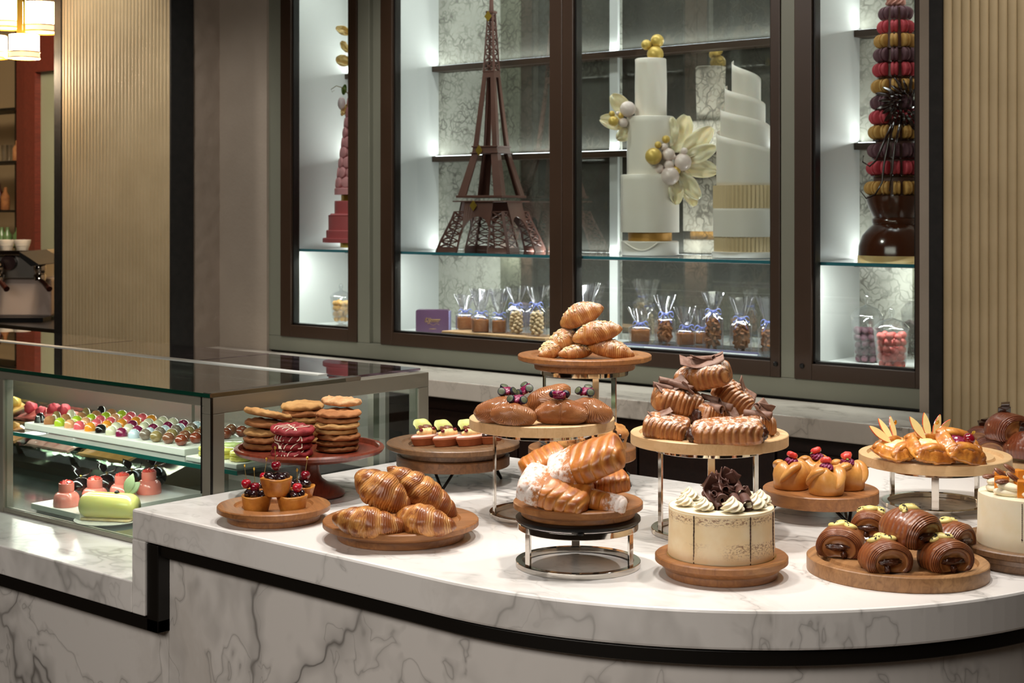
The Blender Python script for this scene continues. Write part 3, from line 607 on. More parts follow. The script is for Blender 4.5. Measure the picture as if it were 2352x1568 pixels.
SB = lambda c, lat, dp, z: Vector((c.x, c.y, 0))+RT*lat+FW*dp+UP*z
# ---------------------------------------------------------------- plain croissants
def put(name, m, mat, label, cat, group, u, v, d, rx=0, ry=0, rz=0, **k):
    o = m.build(name, mat, loc=pt(u, v, d), rotation=rot(rx, ry, rz), ang=k.pop('ang', 180), **k); return tag(o, label, cat, group)
G = 'plain croissants on the acacia plate'
put('croissant', croissant(.146, .0345, .022, 6, sd=1, bulge=.18), 'p_croissant', 'plain croissant lying flat at the front of the plate, nearest the cherry tarts', 'croissant', G, 848, 1202, (.945, .024), 0, 6, -8)
put('croissant', croissant(.124, .036, .02, 5, sd=2, bulge=.18), 'p_croissant', 'plain croissant lying flat at the front of the plate, under the long steep one', 'croissant', G, 976, 1198, (.945, .025), 0, 5, -24)
put('croissant', croissant(.122, .042, .018, 5, sd=3, bulge=.17), 'p_croissant', 'plump plain croissant resting on top of the flat front pair', 'croissant', G, 878, 1128, 2.84, 0, 30, -14)
put('croissant', croissant(.176, .037, .02, 7, sd=4, bulge=.18), 'p_croissant', 'longest plain croissant leaning steeply down the pile', 'croissant', G, 972, 1136, 2.93, 0, 38, 10)
put('croissant', croissant(.12, .034, .02, 6, sd=5), 'p_croissant', 'plain croissant mostly hidden at the back of the pile', 'croissant', G, 965, 1168, 2.97, 0, 8, 30)
# ---------------------------------------------------------------- almond croissants
G = 'almond croissants on the highest plate'
def almond(u, v, d, L, Rr, label, rx, ry, rz, sd):
    o = put('almond_croissant', croissant(L, Rr, .014, 5, sd=sd, bulge=.09, nt=36, n=90, arch=.12), 'p_almond', label, 'croissant', G, u, v, d, rx, ry, rz)
    m = MB(); q = random.Random(sd)
    for i in range(80):
        t = q.uniform(-.34, .34); a = q.uniform(-1.15, 1.15); rr = Rr*(roll_r(t+.5)*.88+.12)*.93
        M = TR((t*L, -.014*(1-(2*t)**2)+.007+rr*math.sin(a), rr*math.cos(a)*.92+.048*L*(1-4*t*t)), -math.degrees(a)+q.uniform(-25, 25), q.uniform(-25, 25), q.uniform(0, 180))
        m.ball((0, 0, 0), (.0066, .0042, .0010), 8, 0, M=M)
    f = m.build('almond_flakes', 'almond', o); f['kind'] = 'stuff'; return o
almond(1337, 728, 3.55, .112, .033, 'topmost almond croissant crowning the pile', 0, -24, -12, 11)
almond(1372, 769, 3.51, .122, .031, 'almond croissant directly under the topmost one, facing front', 0, -14, -10, 12)
almond(1292, 783, 3.56, .080, .029, 'shadowed almond croissant tucked beside the middle one, above the smallest', 0, -20, 40, 13)
almond(1263, 806, (1.2, .017), .070, .024, 'smallest almond croissant, low on the pile beneath the shadowed one', 0, -18, 50, 14)
almond(1322, 812, (1.2, .013), .082, .020, 'flattened almond croissant in the middle of the bottom layer', 0, -4, 8, 15)
almond(1401, 806, (1.2, .020), .118, .027, 'almond croissant at the bottom with a smooth bare hump', 0, 10, -16, 16)
# ---------------------------------------------------------------- braided puff pastries
G = 'braided puff pastries on the low riser'
def braid(u, v, d, L, W, H, label, rx, ry, rz, sd, dust=True):
    o = put('puff_pastry', pillow(L, W, H, ridges=7, sd=sd, amp=.085, e=12), 'p_braid', label, 'pastry', G, u, v, d, rx, ry, rz)
    if dust:
        m = MB(); path = [Vector(((-.5+.36*i/24)*L, 0, 0)) for i in range(25)]
        def sec(t, th):
            a = -PI*.12+PI*1.24*((th+PI/2)/TAU); tt = t*.36; c, s = math.cos(a), math.sin(a)
            env = max(0, 1-abs(2*tt-1)**12)**.35*.86+.14*min(1, 20*min(tt, 1-tt))
            x = W*math.copysign(abs(c)**.58, c); y = H*math.copysign(abs(s)**.66, s); f = tt*7+.9*c; fr = f-math.floor(f)
            q = env*(1-.085+.085*min(1., 9*fr*(1-fr))**.6+.05*nz(tt*5, c, s, 1.5, sd))*(1+.10*(1-abs(2*tt-1)))*1.022
            return x*q, y*q
        m.sweep(path, sec, 40, cap=False).build('sugar_crust', 'sugar_dust', o, ang=180, label='icing sugar dusted end')
    return o
def _sugar(n):
    t = NT('sugar_dust'); v = t.co(); s = t.n('SeparateXYZ', {'Vector': t.n('TexCoord').outputs['UV']}); k = t.ramp(t.mth('SUBTRACT', t.noise(v, 110., 5., .7).outputs['Fac'], t.ramp(s.outputs[0], [(.55, 0.), (1., .22)])), [(.30, 0.), (.50, 1.)])
    t.p(Base_Color=t.mix(k, 'b8743c', 'efe2da'), Roughness=.7); t.bump(t.noise(v, 150., 4.).outputs['Fac'], .4, .002); return t.m
RECIPES['sugar_dust'] = _sugar
braid(1347, 1063, 2.62, .142, .039, .025, 'sugar dusted braid lying across the top of the pile', 28, -22, -14, 21)
b_ = braid(1276, 1127, 2.60, .130, .041, .022, 'braid with a sugared end overhanging the front of the plate', 25, 16, -14, 22)
braid(1252, 1066, 2.70, .088, .030, .023, 'undusted braid behind the top one, ends curling up', 15, -24, 20, 23, False)
braid(1368, 1153, (1.026, .016), .112, .034, .020, 'braid at the bottom with a sugared far end', 15, -12, 172, 24)
braid(1393, 1108, 2.67, .078, .032, .018, 'undusted braid wedged between top and bottom braids', 10, -8, 14, 25, False)
# ---------------------------------------------------------------- chocolate pastries with shavings
G = 'chocolate pastries on the tall pale board'
def cpast(u, v, d, L, W, H, label, rx, ry, rz, sd, ends=(-1,), shav=()):
    o = put('chocolate_pastry', pillow(L, W, H, ridges=10, amp=.08, skew=1.5, sd=sd), 'p_choc', label, 'pastry', G, u, v, d, rx, ry, rz)
    for e in ends: blob('chocolate_filling', 'choc_fill', o, (e*L*.47, -.003, -.002), (L*.085, W*.62, H*.60), sd, .45, 2.6, 24)
    for (kind, x, y, z, a, b, r1, r2, r3) in shav:
        rr = [math.radians(q) for q in (r1, r2, r3)]
        if kind == 'c': curl('chocolate_curl', 'choc_dusted', o, (x, y, z), a, b, 1.15, rr, sd=sd+a*99)
        else: shard('chocolate_shard', 'choc_dusted', o, (x, y, z), a, b, .3, rr, int(sd+a*999))
    return o
cpast(1616, 866, 2.95, .112, .032, .025, 'topmost chocolate pastry under a broad dusted shaving', 14, -12, -28, 31, (-1,), (('s', .008, -.004, .029, .085, .040, 12, 8, 20), ('s', .012, .014, .032, .06, .03, -10, 10, 30), ('c', .0, .012, .034, .07, .006, 0, 0, 70)))
cpast(1556, 923, 2.93, .100, .032, .025, 'chocolate pastry with its dark filled end turned to the topmost one', 12, 10, 14, 32, (1,), (('s', -.02, 0, .030, .06, .03, 20, -24, 10), ('c', -.005, -.008, .036, .05, .0065, 0, 20, 60), ('c', -.02, .004, .036, .05, .007, 0, -20, 80), ('c', -.036, .0, .026, .04, .006, 0, 40, 75), ('s', .012, -.006, .031, .04, .03, 30, 10, 60)))
cpast(1684, 910, 3.00, .088, .030, .024, 'pale golden chocolate pastry sloping away behind the topmost one', 10, 34, -10, 33, (), (('s', .012, 0, .026, .05, .026, 10, 20, 10),))
cpast(1531, 982, (1.1155, .018), .088, .034, .022, 'chocolate pastry at the bottom oozing filling over the board', 10, 8, -18, 34, (1,), (('s', -.015, .006, .022, .045, .025, 0, -14, 30),))
cpast(1671, 993, (1.1155, .018), .136, .032, .023, 'longest chocolate pastry lying along the front of the board', 12, -3, -6, 35, (-1, 1), ())
cpast(1625, 960, 2.93, .080, .032, .026, 'chocolate pastry buried in the middle of the pile under loose curls', 5, 14, 40, 36, (-1,), (('c', .012, -.016, .030, .045, .009, 0, 10, 30), ('c', -.012, -.02, .022, .04, .010, 0, 0, 10), ('s', .03, -.02, .022, .055, .032, 40, 10, 0), ('c', .036, -.01, .014, .05, .008, 0, -30, 60), ('c', .0, .004, .038, .04, .007, 0, 30, 20)))
cpast(1738, 978, 2.93, .070, .030, .022, 'chocolate pastry at the back edge half covered by curled shavings', 0, 8, 50, 37, (), (('c', -.02, -.012, .022, .055, .009, 0, 20, 20), ('s', .0, -.01, .030, .06, .035, 50, -20, 20), ('s', .022, .0, .026, .05, .03, 10, 30, 50), ('c', .01, .0, .035, .045, .006, 10, 0, 100)))
# ---------------------------------------------------------------- berry topped brioches
G = 'berry topped brioches on the pale board'
def brioche(u, v, d, L, Rr, bend, label, rx, ry, rz, sd, top=(0, 0, 1), two=False, tops=1):
    o = put('glazed_brioche', croissant(L, Rr, bend, 2 if two else 1, sd=sd, bulge=.20 if two else .02, tip=.3, nt=44, n=110, flat=.62, arch=.06), 'p_suisse', label, 'brioche', G, u, v, d, rx, ry, rz)
    x, y, z = top
    if tops:
        j = MB()
        for k in range(5): j.tube([(x+.010*math.cos(a*.5+k), y-.012+.008*math.sin(a*.4+k)+k*.004, z+.003+.0022*k) for a in range(0, 9)], .0042, 8)
        j.build('berry_jam', 'jam', o, ang=180)
        for k, (dx, dy, dz, a, b) in enumerate(((-.013, -.012, .008, 60, -30), (.012, -.013, .008, 60, 35), (0, .006, .015, 20, 10))[:2+sd % 2]):
            M = TR((x+dx, y+dy, z+dz), a, 0, b)
            bb = MB().lathe([(0, -.005), (.005, -.0045), (.0082, -.002), (.0085, .002), (.008, .0035), (0, .0035)], 20, 0, M).build('blueberry_half', 'blueberry_skin', o)
            MB().lathe([(0, .0036), (.0062, .0038), (.0070, .0034)], 20, 0, M).build('cut_face', 'blueberry_flesh', bb, label='cut green-grey face')
    return o
brioche(1152, 946, 3.03, .110, .034, .026, 'berry topped brioche at the near rim of the board, behind the smooth one', 0, 0, 24, 41, (.010, .004, .034))
brioche(1179, 956, (1.122, .018), .094, .028, .006, 'smooth ridged brioche in front, its berries at the back', 0, 4, -6, 42, (.006, .012, .026))
brioche(1255, 918, 3.09, .106, .030, .030, 'darkest berry brioche arching over the middle of the board', 10, -26, -16, 43, (-.030, .004, .030))
brioche(1289, 952, (1.122, .020), .106, .032, .018, 'two lobed brioche at the front with a pale cleft', 0, 0, 176, 44, (.004, .004, .032), True)
brioche(1357, 947, 3.03, .090, .032, .016, 'berry topped brioche at the rim nearest the chocolate pastries', 0, 6, -22, 45, (-.016, .010, .032))
# ---------------------------------------------------------------- cherry tarts
G = 'cherry tarts on the small plate'
def tart(u, v, d, rr, label, sd, tilt=0, cherries=((0, 0, .03),), lift=True):
    t = thing('cherry_tart', label, 'tart', pt(u, v, d), rot(0, tilt, sd*40), G); h = rr*1.15
    def wb(r, z, a): q = 1+.05*nz(math.cos(a), math.sin(a), z*20, 1.6, sd)+(.02*math.sin(a*5+sd) if z > h*.8 else 0)+.03*nz(math.cos(a)*2, math.sin(a)*2, z*90, 1.5, sd); return r*q, z+(.03*h*math.sin(3*a+sd) if z > h*.8 else 0)
    MB().lathe([(0, 0), (rr*.74, 0), (rr*.80, .003), (rr*.90, h*.45), (rr*.98, h*.85), (rr*1.03, h), (rr*.98, h*1.03), (rr*.88, h*.93), (0, h*.88)], 56, wob=wb).build('crust', 'p_tart', t, ang=180)
    q = random.Random(sd)
    for k in range(6):
        a = k*TAU/5.2+sd; r = rr*.52 if k < 5 else 0
        blob('dark_cherry', 'black_cherry', t, (r*math.cos(a), r*math.sin(a), h*.98+q.uniform(0, .006)), (rr*.36, rr*.30, rr*.28), sd+k, .3, 1.8, 18)
    for k, (x, y, z) in enumerate(cherries):
        cc = MB().lathe([(0, -.0095), (.005, -.009), (.0088, -.005), (.0102, 0), (.0094, .005), (.006, .0085), (.002, .0078), (0, .0068)], 28).build('fresh_cherry', 'cherry_bright' if (sd+k) % 3 == 0 else 'cherry', t, ang=180, loc=(x*rr, y*rr, h+z))
        dx, dy = (.35*(x if x else .1), .2)
        MB().tube([(0, 0, .007), (dx*.012, dy*.004, .018), (dx*.03, dy*.01, .034)], .0007, 6).build('cherry_stem', 'stem_green', cc)
        MB().ball((dx*.03, dy*.01, .036), (.0026, .0022, .0034), 8, .6, 3., sd).build('gold_leaf', 'gold_leaf', cc, smooth=False)
    return t
tart(589, 1176, (.941, 0), .030, 'cherry tart at the front, with two red cherries side by side', 2, 0, ((.0, .1, .016), (-.30, .6, .024)))
tart(672, 1177, (.941, 0), .031, 'cherry tart at the front, topped by one bright red cherry', 3, 0, ((-.35, -.2, .016),))
tart(636, 1137, (.977, 0), .031, 'cherry tart stacked above the others with a dark cherry on its peak', 4, 0, ((-.0, .1, .024),))
tart(690, 1152, (.941, 0), .029, 'cherry tart half hidden behind the others', 5, 0, ((-.35, .1, .022),))
tart(598, 1153, (.941, 0), .027, 'cherry tart hidden at the back under the stacked one', 6, 0, ((-.5, .0, .020),))
# ---------------------------------------------------------------- cookies
def cookie(mat, p, rr, th, label, sd, group, tx=0, ty=0, amp=.17):
    def wb(r, z, a):
        q = 1+.035*nz(math.cos(a), math.sin(a), 0, 1.3, sd)+.022*nz(math.cos(a)*6, math.sin(a)*6, 0, 1., sd)
        return r*q*(1+.02*nz(math.cos(a)*3, math.sin(a)*3, z*90, 1.5, sd)), z+amp*.03*nz(math.cos(a)*r*75, math.sin(a)*r*75, 3, 1., sd)*(1 if z > .3*th else .2)
    k = [(0, 0), (rr*.78, 0), (rr*.93, th*.14), (rr, th*.42), (rr*.985, th*.66), (rr*.92, th*.88)]+[(rr*(.78-.13*i), th*(.93+.02*i)) for i in range(6)]+[(0, th)]
    return tag(MB().lathe(k, 64, wob=wb).build('cookie', mat, ang=180, loc=p, rotation=rot(tx, ty, sd*37)), label, 'cookie', group)
zc = CT+.0992
ORD = ['topmost', 'second from the top', 'third from the top', 'fourth from the top', 'fifth from the top', 'sixth from the top', 'seventh from the top', 'eighth from the top']
def stack(u, d, n, th, mats, rr, name, group, lean=(0, 0), topv=None, sd0=0, tilts=()):
    z = zc+.001; base = pt(u, 900, d); out = []
    for i in range(n):
        k = n-1-i; q = random.Random(sd0+i); ty, tx = (tilts[k] if k < len(tilts) else (0, 0))
        p = Vector((base.x, base.y, z))+RT*(lean[0]*i+q.uniform(-.003, .003))+FW*q.uniform(-.003, .003)
        extra = math.sin(math.radians(abs(ty)))*rr*.62
        p.z += extra
        out.append(cookie(mats[min(k, len(mats)-1)], p, rr*q.uniform(.96, 1.03)*(1.06 if k == 0 else 1), th, f'{ORD[k]} cookie of the {name}', sd0+i, group, tx, ty)); z += th*.98+extra*.7
    return out
stack(614, 3.34, 5, .0150, ['cookie_gold', 'cookie_brown', 'cookie_gold', 'cookie_dark', 'cookie_dark'], .0505, 'stack crowned by a tilted golden cookie', 'cookies in the tilted golden stack', (-.0008, 0), sd0=100, tilts=[(-13, -6), (-6, 0)])
for i, ck in enumerate(stack(674, 3.23, 4, .0160, ['red_velvet'], .0450, 'red velvet stack with white drizzle', 'red velvet cookies', sd0=200, tilts=[(5, 0), (0, 0)])):
    m = MB(); q = random.Random(i)
    for k in range(7):
        x = -.034+.008*k; pts = []
        for s in range(12):
            t = s/11; y = -.0455+.05*t; xx = x+.010*math.sin(t*5+k+i)+.012*t; rr_ = math.hypot(xx, y); f = min(1., .0455/max(rr_, 1e-6)); q2 = max(0., min(1., (rr_*f/.0455-.8)/.2))
            pts.append((xx*f, y*f, .0166*(1-.6*q2*q2)+.0004))
        m.tube(pts, .0011, 6)
    M = Matrix.Rotation(-ck.rotation_euler.z+YAW, 4, 'Z')
    m.v = [tuple(M @ Vector(p)) for p in m.v]; m.build('white_drizzle', 'drizzle', ck)
stack(775, 3.31, 7, .0128, ['cookie_brown', 'cookie_brown', 'cookie_gold', 'cookie_gold', 'cookie_brown', 'cookie_dark', 'cookie_dark'], .0485, 'tallest stack, of flat brown cookies', 'cookies in the tallest stack', (.0006, 0), sd0=300)
cookie('cookie_oat', SB(pt(784, 900, 3.36), 0, 0, zc+.0955), .046, .014, 'crumbly oat cookie leaning on top of the tallest stack', 399, 'cookies in the tallest stack', 0, 3, .25)
stack(697, 3.44, 6, .0150, ['cookie_gold', 'cookie_brown', 'cookie_gold'], .048, 'hindmost stack seen between the others', 'cookies in the hindmost stack', sd0=500)
# ---------------------------------------------------------------- pink iced boat tarts
G = 'iced boat tarts on the brown plate'
def boat(u, v, d, label, rz, ic, sd, deco=True):
    t = thing('boat_tart', label, 'tart', pt(u, v, d), rot(0, 0, rz), G); L, W = .046, .0185
    def lens(s): m = MB(); return m
    def hull(a, b, z0, z1, k0, k1):
        m = MB(); n = 36; vs = []; 
        for zz, k in ((z0, k0), (z1, k1)):
            for i in range(n):
                th = TAU*i/n; vs.append((L*k*math.cos(th), W*k*math.sin(th)*abs(math.sin(th))**.35, zz))
        return m.add(vs, [tuple(range(n-1, -1, -1)), tuple(range(n, 2*n))]+[(i, (i+1) % n, n+(i+1) % n, n+i) for i in range(n)])
    hull(0, 0, 0, .019, .78, 1.).build('crust', 'tart_crust', t, bevel=.0015)
    hull(0, 0, .0185, .025, 1.0, .90).build('icing', ic, t, bevel=.003)
    if deco:
        m = MB(); m.sweep([Vector((-.026+.052*i/40, .002*math.sin(i*.5), .029)) for i in range(41)], lambda tt, th: ((.0085*(1-abs(2*tt-1)**4)+.001)*math.cos(th)*(1+.14*math.sin(tt*44)), (.0085*(1-abs(2*tt-1)**4)+.001)*math.sin(th)*(1+.14*math.sin(tt*44))), 16)
        m.build('piped_cream', 'piped_cream', t, ang=180)
        for k, (x, y) in enumerate(((-.021, -.007), (.018, -.004), (-.004, .005))): blob('cranberry', 'cranberry', t, (x, y, .0365), (.0052, .0042, .0042), sd+k, .15)
        for k, (x, y, a) in enumerate(((-.006, .012, 20), (.012, .013, -30))):
            MB().sweep([Vector((-.012+.024*i/16, 0, 0)) for i in range(17)], lambda tt, th: (.0058*roll_r(tt, 2, .5)*math.cos(th)*(1+.16*math.cos(th*6)), .0042*roll_r(tt, 2, .5)*math.sin(th)), 18, M=TR((x, y, .040), 20, 10, a)).build('pecan', 'pecan', t)
        MB().grid(lambda a, b: ((a-.5)*.048, .006*math.sin(a*5)+.008*b*b, b*.024*(1-(2*a-1)**2*.5)*(1+.06*math.sin(a*9))), 12, 8, M=TR((.004, .018, .036), -12, 0, 10)).build('lime_crisp', 'lime_chip', t, thick=.0012, label='translucent lime green crisp')
    return t
boat(980, 1021, (1.004, 0), 'pink iced boat tart nearest the cookie stand, with lime crisp behind', 40, 'pink_icing', 1)
boat(1029, 1023, (1.004, 0), 'pink iced boat tart in the middle of the plate, with pecans', 42, 'pink_icing', 2)
boat(1083, 1022, (1.004, 0), 'pink iced boat tart overlapped by the pale brioche board', 40, 'pink_icing', 3)
boat(1136, 1017, (1.004, 0), 'chocolate iced boat tart partly under the pale brioche board', 44, 'choc_dark', 4, False)
# ---------------------------------------------------------------- naked cake
zk = CT+.0332
ck = thing('layer_cake', 'naked layer cake with white rosettes and a heap of chocolate curls', 'cake', (c9.x, c9.y, zk), (0, 0, YAW))
MB().lathe([(0, 0), (.101, 0), (.1015, .0012), (.101, .0024), (0, .0024)], 72).build('cake_card', 'gold_card', ck)
MB().lathe([(.0915, .0026), (.0925, .006), (.0915, .020), (.0905, .055), (.0908, .082), (.090, .0865)], 96).build('side_icing', 'naked_icing', ck, ang=180)
MB().lathe([(0, .0868), (.086, .0872), (.0892, .0866), (.0908, .083)], 96).build('top_icing', 'cream', ck, ang=180)
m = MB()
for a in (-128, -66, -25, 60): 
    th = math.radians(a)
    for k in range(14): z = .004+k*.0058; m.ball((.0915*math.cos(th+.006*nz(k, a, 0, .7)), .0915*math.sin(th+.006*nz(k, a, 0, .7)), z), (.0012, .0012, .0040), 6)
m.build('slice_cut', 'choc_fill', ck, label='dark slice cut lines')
for a, r, s in ((-125, .064, .9), (-82, .068, 1.05), (-38, .066, 1.05), (2, .068, 1.0), (45, .066, .9), (95, .066, .9), (140, .066, .9), (-170, .066, .85)):
    th = math.radians(a); swirl(.0215*s, .028*s, 6).build('cream_rosette', 'cream', ck, ang=180, loc=(r*math.cos(th), r*math.sin(th), .0866), rotation=(0, 0, a))
q = random.Random(5)
for i in range(26):
    a = q.uniform(0, TAU); r = q.uniform(0, .050); z = .099+q.uniform(0, .030)*(1-r/.06)
    if i % 3: curl('chocolate_curl', 'choc_matte', ck, (r*math.cos(a), r*math.sin(a), z), q.uniform(.028, .05), q.uniform(.006, .012), q.uniform(.7, 1.6), (q.uniform(-1.2, 1.2), q.uniform(-1, 1), q.uniform(0, 3)), q.uniform(0, 5), i)
    else: shard('chocolate_shard', 'choc_matte', ck, (r*math.cos(a), r*math.sin(a), z+.006), q.uniform(.03, .05), q.uniform(.018, .026), .5, (q.uniform(-1.2, 1.2), q.uniform(-1, 1), q.uniform(0, 3)), i)
m = MB(); m.grid(lambda a, b: ((.011-.0078*a)*math.cos(a*4.2*TAU), b*.03, (.011-.0078*a)*math.sin(a*4.2*TAU)), 90, 3)
m.build('chocolate_curl', 'choc_matte', ck, ang=180, loc=(-.004, -.046, .103), thick=.001, label='tightly rolled chocolate scroll')
for x in (.016, .034): curl('chocolate_curl', 'choc_matte', ck, (x, -.046, .102), .03, .012, .85, (.25, .2, .1), 4.2, 3)
# ---------------------------------------------------------------- strawberry buns
G = 'strawberry topped buns'
def bun(u, v, d, label, sd, s=1.):
    t = thing('strawberry_bun', label, 'bun', pt(u, v, d), rot(0, 0, sd*71), G); rr, h = .0365*s, .052*s
    def wb(r, z, a): 
        q = 1+.06*math.cos(3*a+z*26)*min(1, z/h*1.6)+.03*nz(math.cos(a), math.sin(a), z*40, 1.4, sd); return r*q, z+(.10*h*math.sin(3*a+sd)*(z/h)**2)
    MB().lathe([(0, 0), (rr*.90, 0), (rr*.97, .004), (rr, h*.30), (rr*1.0, h*.55), (rr*.93, h*.78), (rr*.72, h*.95), (rr*.45, h*1.0), (rr*.25, h*.9), (0, h*.86)], 72, wob=wb).build('bun_body', 'p_bun', t, ang=180)
    for k in range(3):
        a = k*TAU/3+.5; pts = []
        for i in range(15):
            s_ = i/14; aa = a+s_*1.5; r = rr*(1.0-.45*s_); pts.append((r*math.cos(aa), r*math.sin(aa), h*(.30+.68*math.sin(s_*PI*.62))))
        MB().sweep(pts, lambda tt, th: (.0125*s*(roll_r(tt, 2.4, .6)+.05)*math.cos(th), .0085*s*(roll_r(tt, 2.4, .6)+.05)*math.sin(th)), 18).build('dough_strand', 'p_bun', t, ang=180)
    swirl(.0175*s, .024*s, 9, 1.4, amp=.12).build('berry_cream', 'purple_cream', t, ang=180, loc=(0, 0, h*.90))
    st = MB().lathe([(0, 0), (.0095, .001), (.0110, .005), (.010, .010), (.006, .0125), (0, .012)], 24, wob=lambda r, z, a: (r*(1+.12*math.sin(5*a)), z)).build('strawberry', 'strawberry', t, ang=180, loc=(0, 0, h*.9+.016), rotation=(.35, .2, 0))
    MB().ball((.011, -.004, .004), (.0045, .0025, .001), 8).build('leaf', 'leaf', st, label='small green leaf')
    return t
bun(1818, 1121, (.977, 0), 'strawberry bun nearest the naked layer cake', 1)
bun(1898, 1134, (.977, 0), 'strawberry bun at the front of its board', 2, .98)
bun(1877, 1109, (.977, 0), 'strawberry bun at the back of its board, its berry highest', 3)
bun(1946, 1122, (.977, 0), 'strawberry bun nearest the danish board', 4)
# ---------------------------------------------------------------- danishes
G = 'danishes on the pale board'
def danish(u, v, d, label, rx, ry, rz, sd, kind, s=1.):
    t = thing('danish', label, 'danish', pt(u, v, d), rot(rx, ry, rz), G); a = .050*s
    m = MB(); n = 40
    def sq(i, j):
        x, y = (i*2-1), (j*2-1); r = max(abs(x), abs(y)); k = 1-.16*(1-abs(abs(x)-abs(y)))*r
        z = .010*math.cos(min(1, r)*1.35)+.016*math.exp(-((r-.72)/.17)**2)*(1+.25*nz(x*3, y*3, 0, 1., sd)) + .004*nz(x*5, y*5, 1, 1., sd)
        return (x*a*k, y*a*k, z*s)
    m.grid(sq, n, n); m.build('pastry_base', 'p_danish', t, ang=180, thick=.011*s, sub=0)
    for k in range(2):   # two folded flaps meeting over the filling
        e = 1 if k else -1; pts = [(a*(-.92+1.84*i/24), e*a*(.66-.20*math.sin(PI*i/24)), .012+.014*math.sin(PI*i/24)) for i in range(25)]
        MB().sweep(pts, lambda tt, th: (.0125*s*(roll_r(tt, 3, .5)*.8+.2)*math.cos(th)*(1+.22*nz(tt*6, th, 0, 1., sd)), .0085*s*(roll_r(tt, 3, .5)*.8+.2)*math.sin(th)), 20).build('dough_flap', 'p_danish', t, ang=180)
    if kind == 'apple':
        blob('curd_filling', 'curd', t, (0, 0, .016), (.032*s, .023*s, .012), sd, .35, 2.5, 28)
        for k, (ang, x) in enumerate(((-38, -.012), (-8, -.002), (24, .010), (48, .018))[:3 if sd % 2 else 4]):
            pr = [(.0125*math.sin(PI*i/20)**.8, .056*i/20-.004) for i in range(21)]
            mm = MB(); vs = [( -p[0]*.62, 0, p[1]) for p in pr]+[(p[0]*.62, 0, p[1]) for p in pr]
            mm.add(vs, [(i, i+1, 21+i+1, 21+i) for i in range(20)])
            sl = mm.build('apple_slice', 'apple_flesh', t, smooth=False, thick=.0028, loc=(x, .010+.003*k, .026), rotation=rotl(-42, ang, 10-6*k))
            MB().tube([(-p[0]*.64, 0, p[1]) for p in pr], .0014, 6).build('apple_skin', 'apple_skin', sl, label='red skin edge')
        MB().ball((.008, .016, .062), (.004, .001, .005), 8, .7, 3., sd).build('gold_leaf', 'gold_leaf', t, smooth=False)
    else:
        blob('cherry_filling', 'jam', t, (0, 0, .016), (.032*s, .023*s, .012), sd, .3, 2.5, 28)
        MB().ball((0, 0, 0), (.0125, .0125, .0118), 28).build('cherry', 'cherry', t, loc=(.006, -.004, .034))
        MB().ball((.014, .004, .046), (.004, .001, .004), 8, .7, 3., sd).build('gold_leaf', 'gold_leaf', t, smooth=False)
    return t
def rotl(rx, ry, rz): return Euler((math.radians(rx), math.radians(ry), math.radians(rz)))
danish(2060, 1042, (1.0305, .014), 'apple danish nearest the strawberry buns, with three apple slices', 10, -6, 30, 1, 'apple', .88)
danish(2133, 1038, (1.0305, .022), 'apple danish at the front with tall apple slices over lumpy curd', 24, 6, 8, 2, 'apple', .95)
danish(2200, 1033, (1.0305, .026), 'cherry danish with a dark glossy cherry in its centre', 30, 14, 20, 3, 'cherry', 1.0)
# ---------------------------------------------------------------- chocolate rolls with sesame cream
G = 'sesame topped chocolate rolls'
def croll(u, v, d, label, rx, ry, rz, sd, W=.041, H=.034, L=.082, cx=0):
    o = open_roll(L, W, H, sd).build('chocolate_roll', ['p_swirl', 'p_swirl_in'], loc=pt(u, v, d), rotation=rot(rx, ry, rz), ang=180); tag(o, label, 'roll', G)
    blob('chocolate_filling', 'choc_fill', o, (-.002, -L*.575, H*.10), (W*.46, .006, H*.17), sd, .5, 2.4, 26); blob('chocolate_filling', 'choc_fill', o, (W*.25*math.sin(sd*2), -L*.585, -H*.25), (W*.12, .006, H*.2), sd+5, .5, 2.4, 18)
    m = MB(); zt = H*1.02
    m.sweep([Vector((cx-.026+.052*i/40, -.006+.006*math.sin(i*.32+sd), zt*(1-.34*((cx-.026+.052*i/40)/W)**2*1.4)+.001)) for i in range(41)], lambda tt, th: ((.0082+.0016*math.sin(tt*17))*(1-abs(2*tt-1)**4+.08)*math.cos(th), (.0052+.001*math.sin(tt*17))*(1-abs(2*tt-1)**4+.08)*math.sin(th)), 16)
    cr = m.build('piped_cream', 'mustard_cream', o, ang=180)
    q = random.Random(sd); m = MB()
    for k in range(60):
        x = q.uniform(-.024, .024); y = q.uniform(-.007, .007); zz = zt*(1-.34*((cx+x)/W)**2*1.4)+.0055*math.sqrt(max(.1, 1-(y/.009)**2))+.0005
        m.ball((0, 0, 0), (.0017, .0011, .0008), 6, M=TR((cx+x, y-.006+.006*math.sin((x+.026)/.052*40*.32+sd), zz), 0, 0, q.uniform(0, 180)))
    f = m.build('sesame_seeds', 'sesame', cr); f['kind'] = 'stuff'; return o
croll(1937, 1248, (.945, .016), 'sesame chocolate roll at the plate rim facing the naked layer cake', 0, 0, -22, 1)
croll(2024, 1280, (.945, .016), 'sesame chocolate roll at the very front of the teak board', 0, 0, 8, 2)
croll(2158, 1278, (.945, .016), 'sesame chocolate roll at the front beside the pecan cake plate', 0, 0, 16, 3, .043)
croll(2075, 1216, 2.58, 'largest sesame chocolate roll riding on top of the others', 8, 4, 38, 4, .046, .040, .092)
croll(2003, 1205, 2.76, 'sesame chocolate roll tucked behind the largest one, toward the bun board', 0, 0, -20, 5, .036, .030)
croll(2165, 1238, (.945, .016), 'sesame chocolate roll at the back, toward the pecan cake', 0, 0, 40, 6)
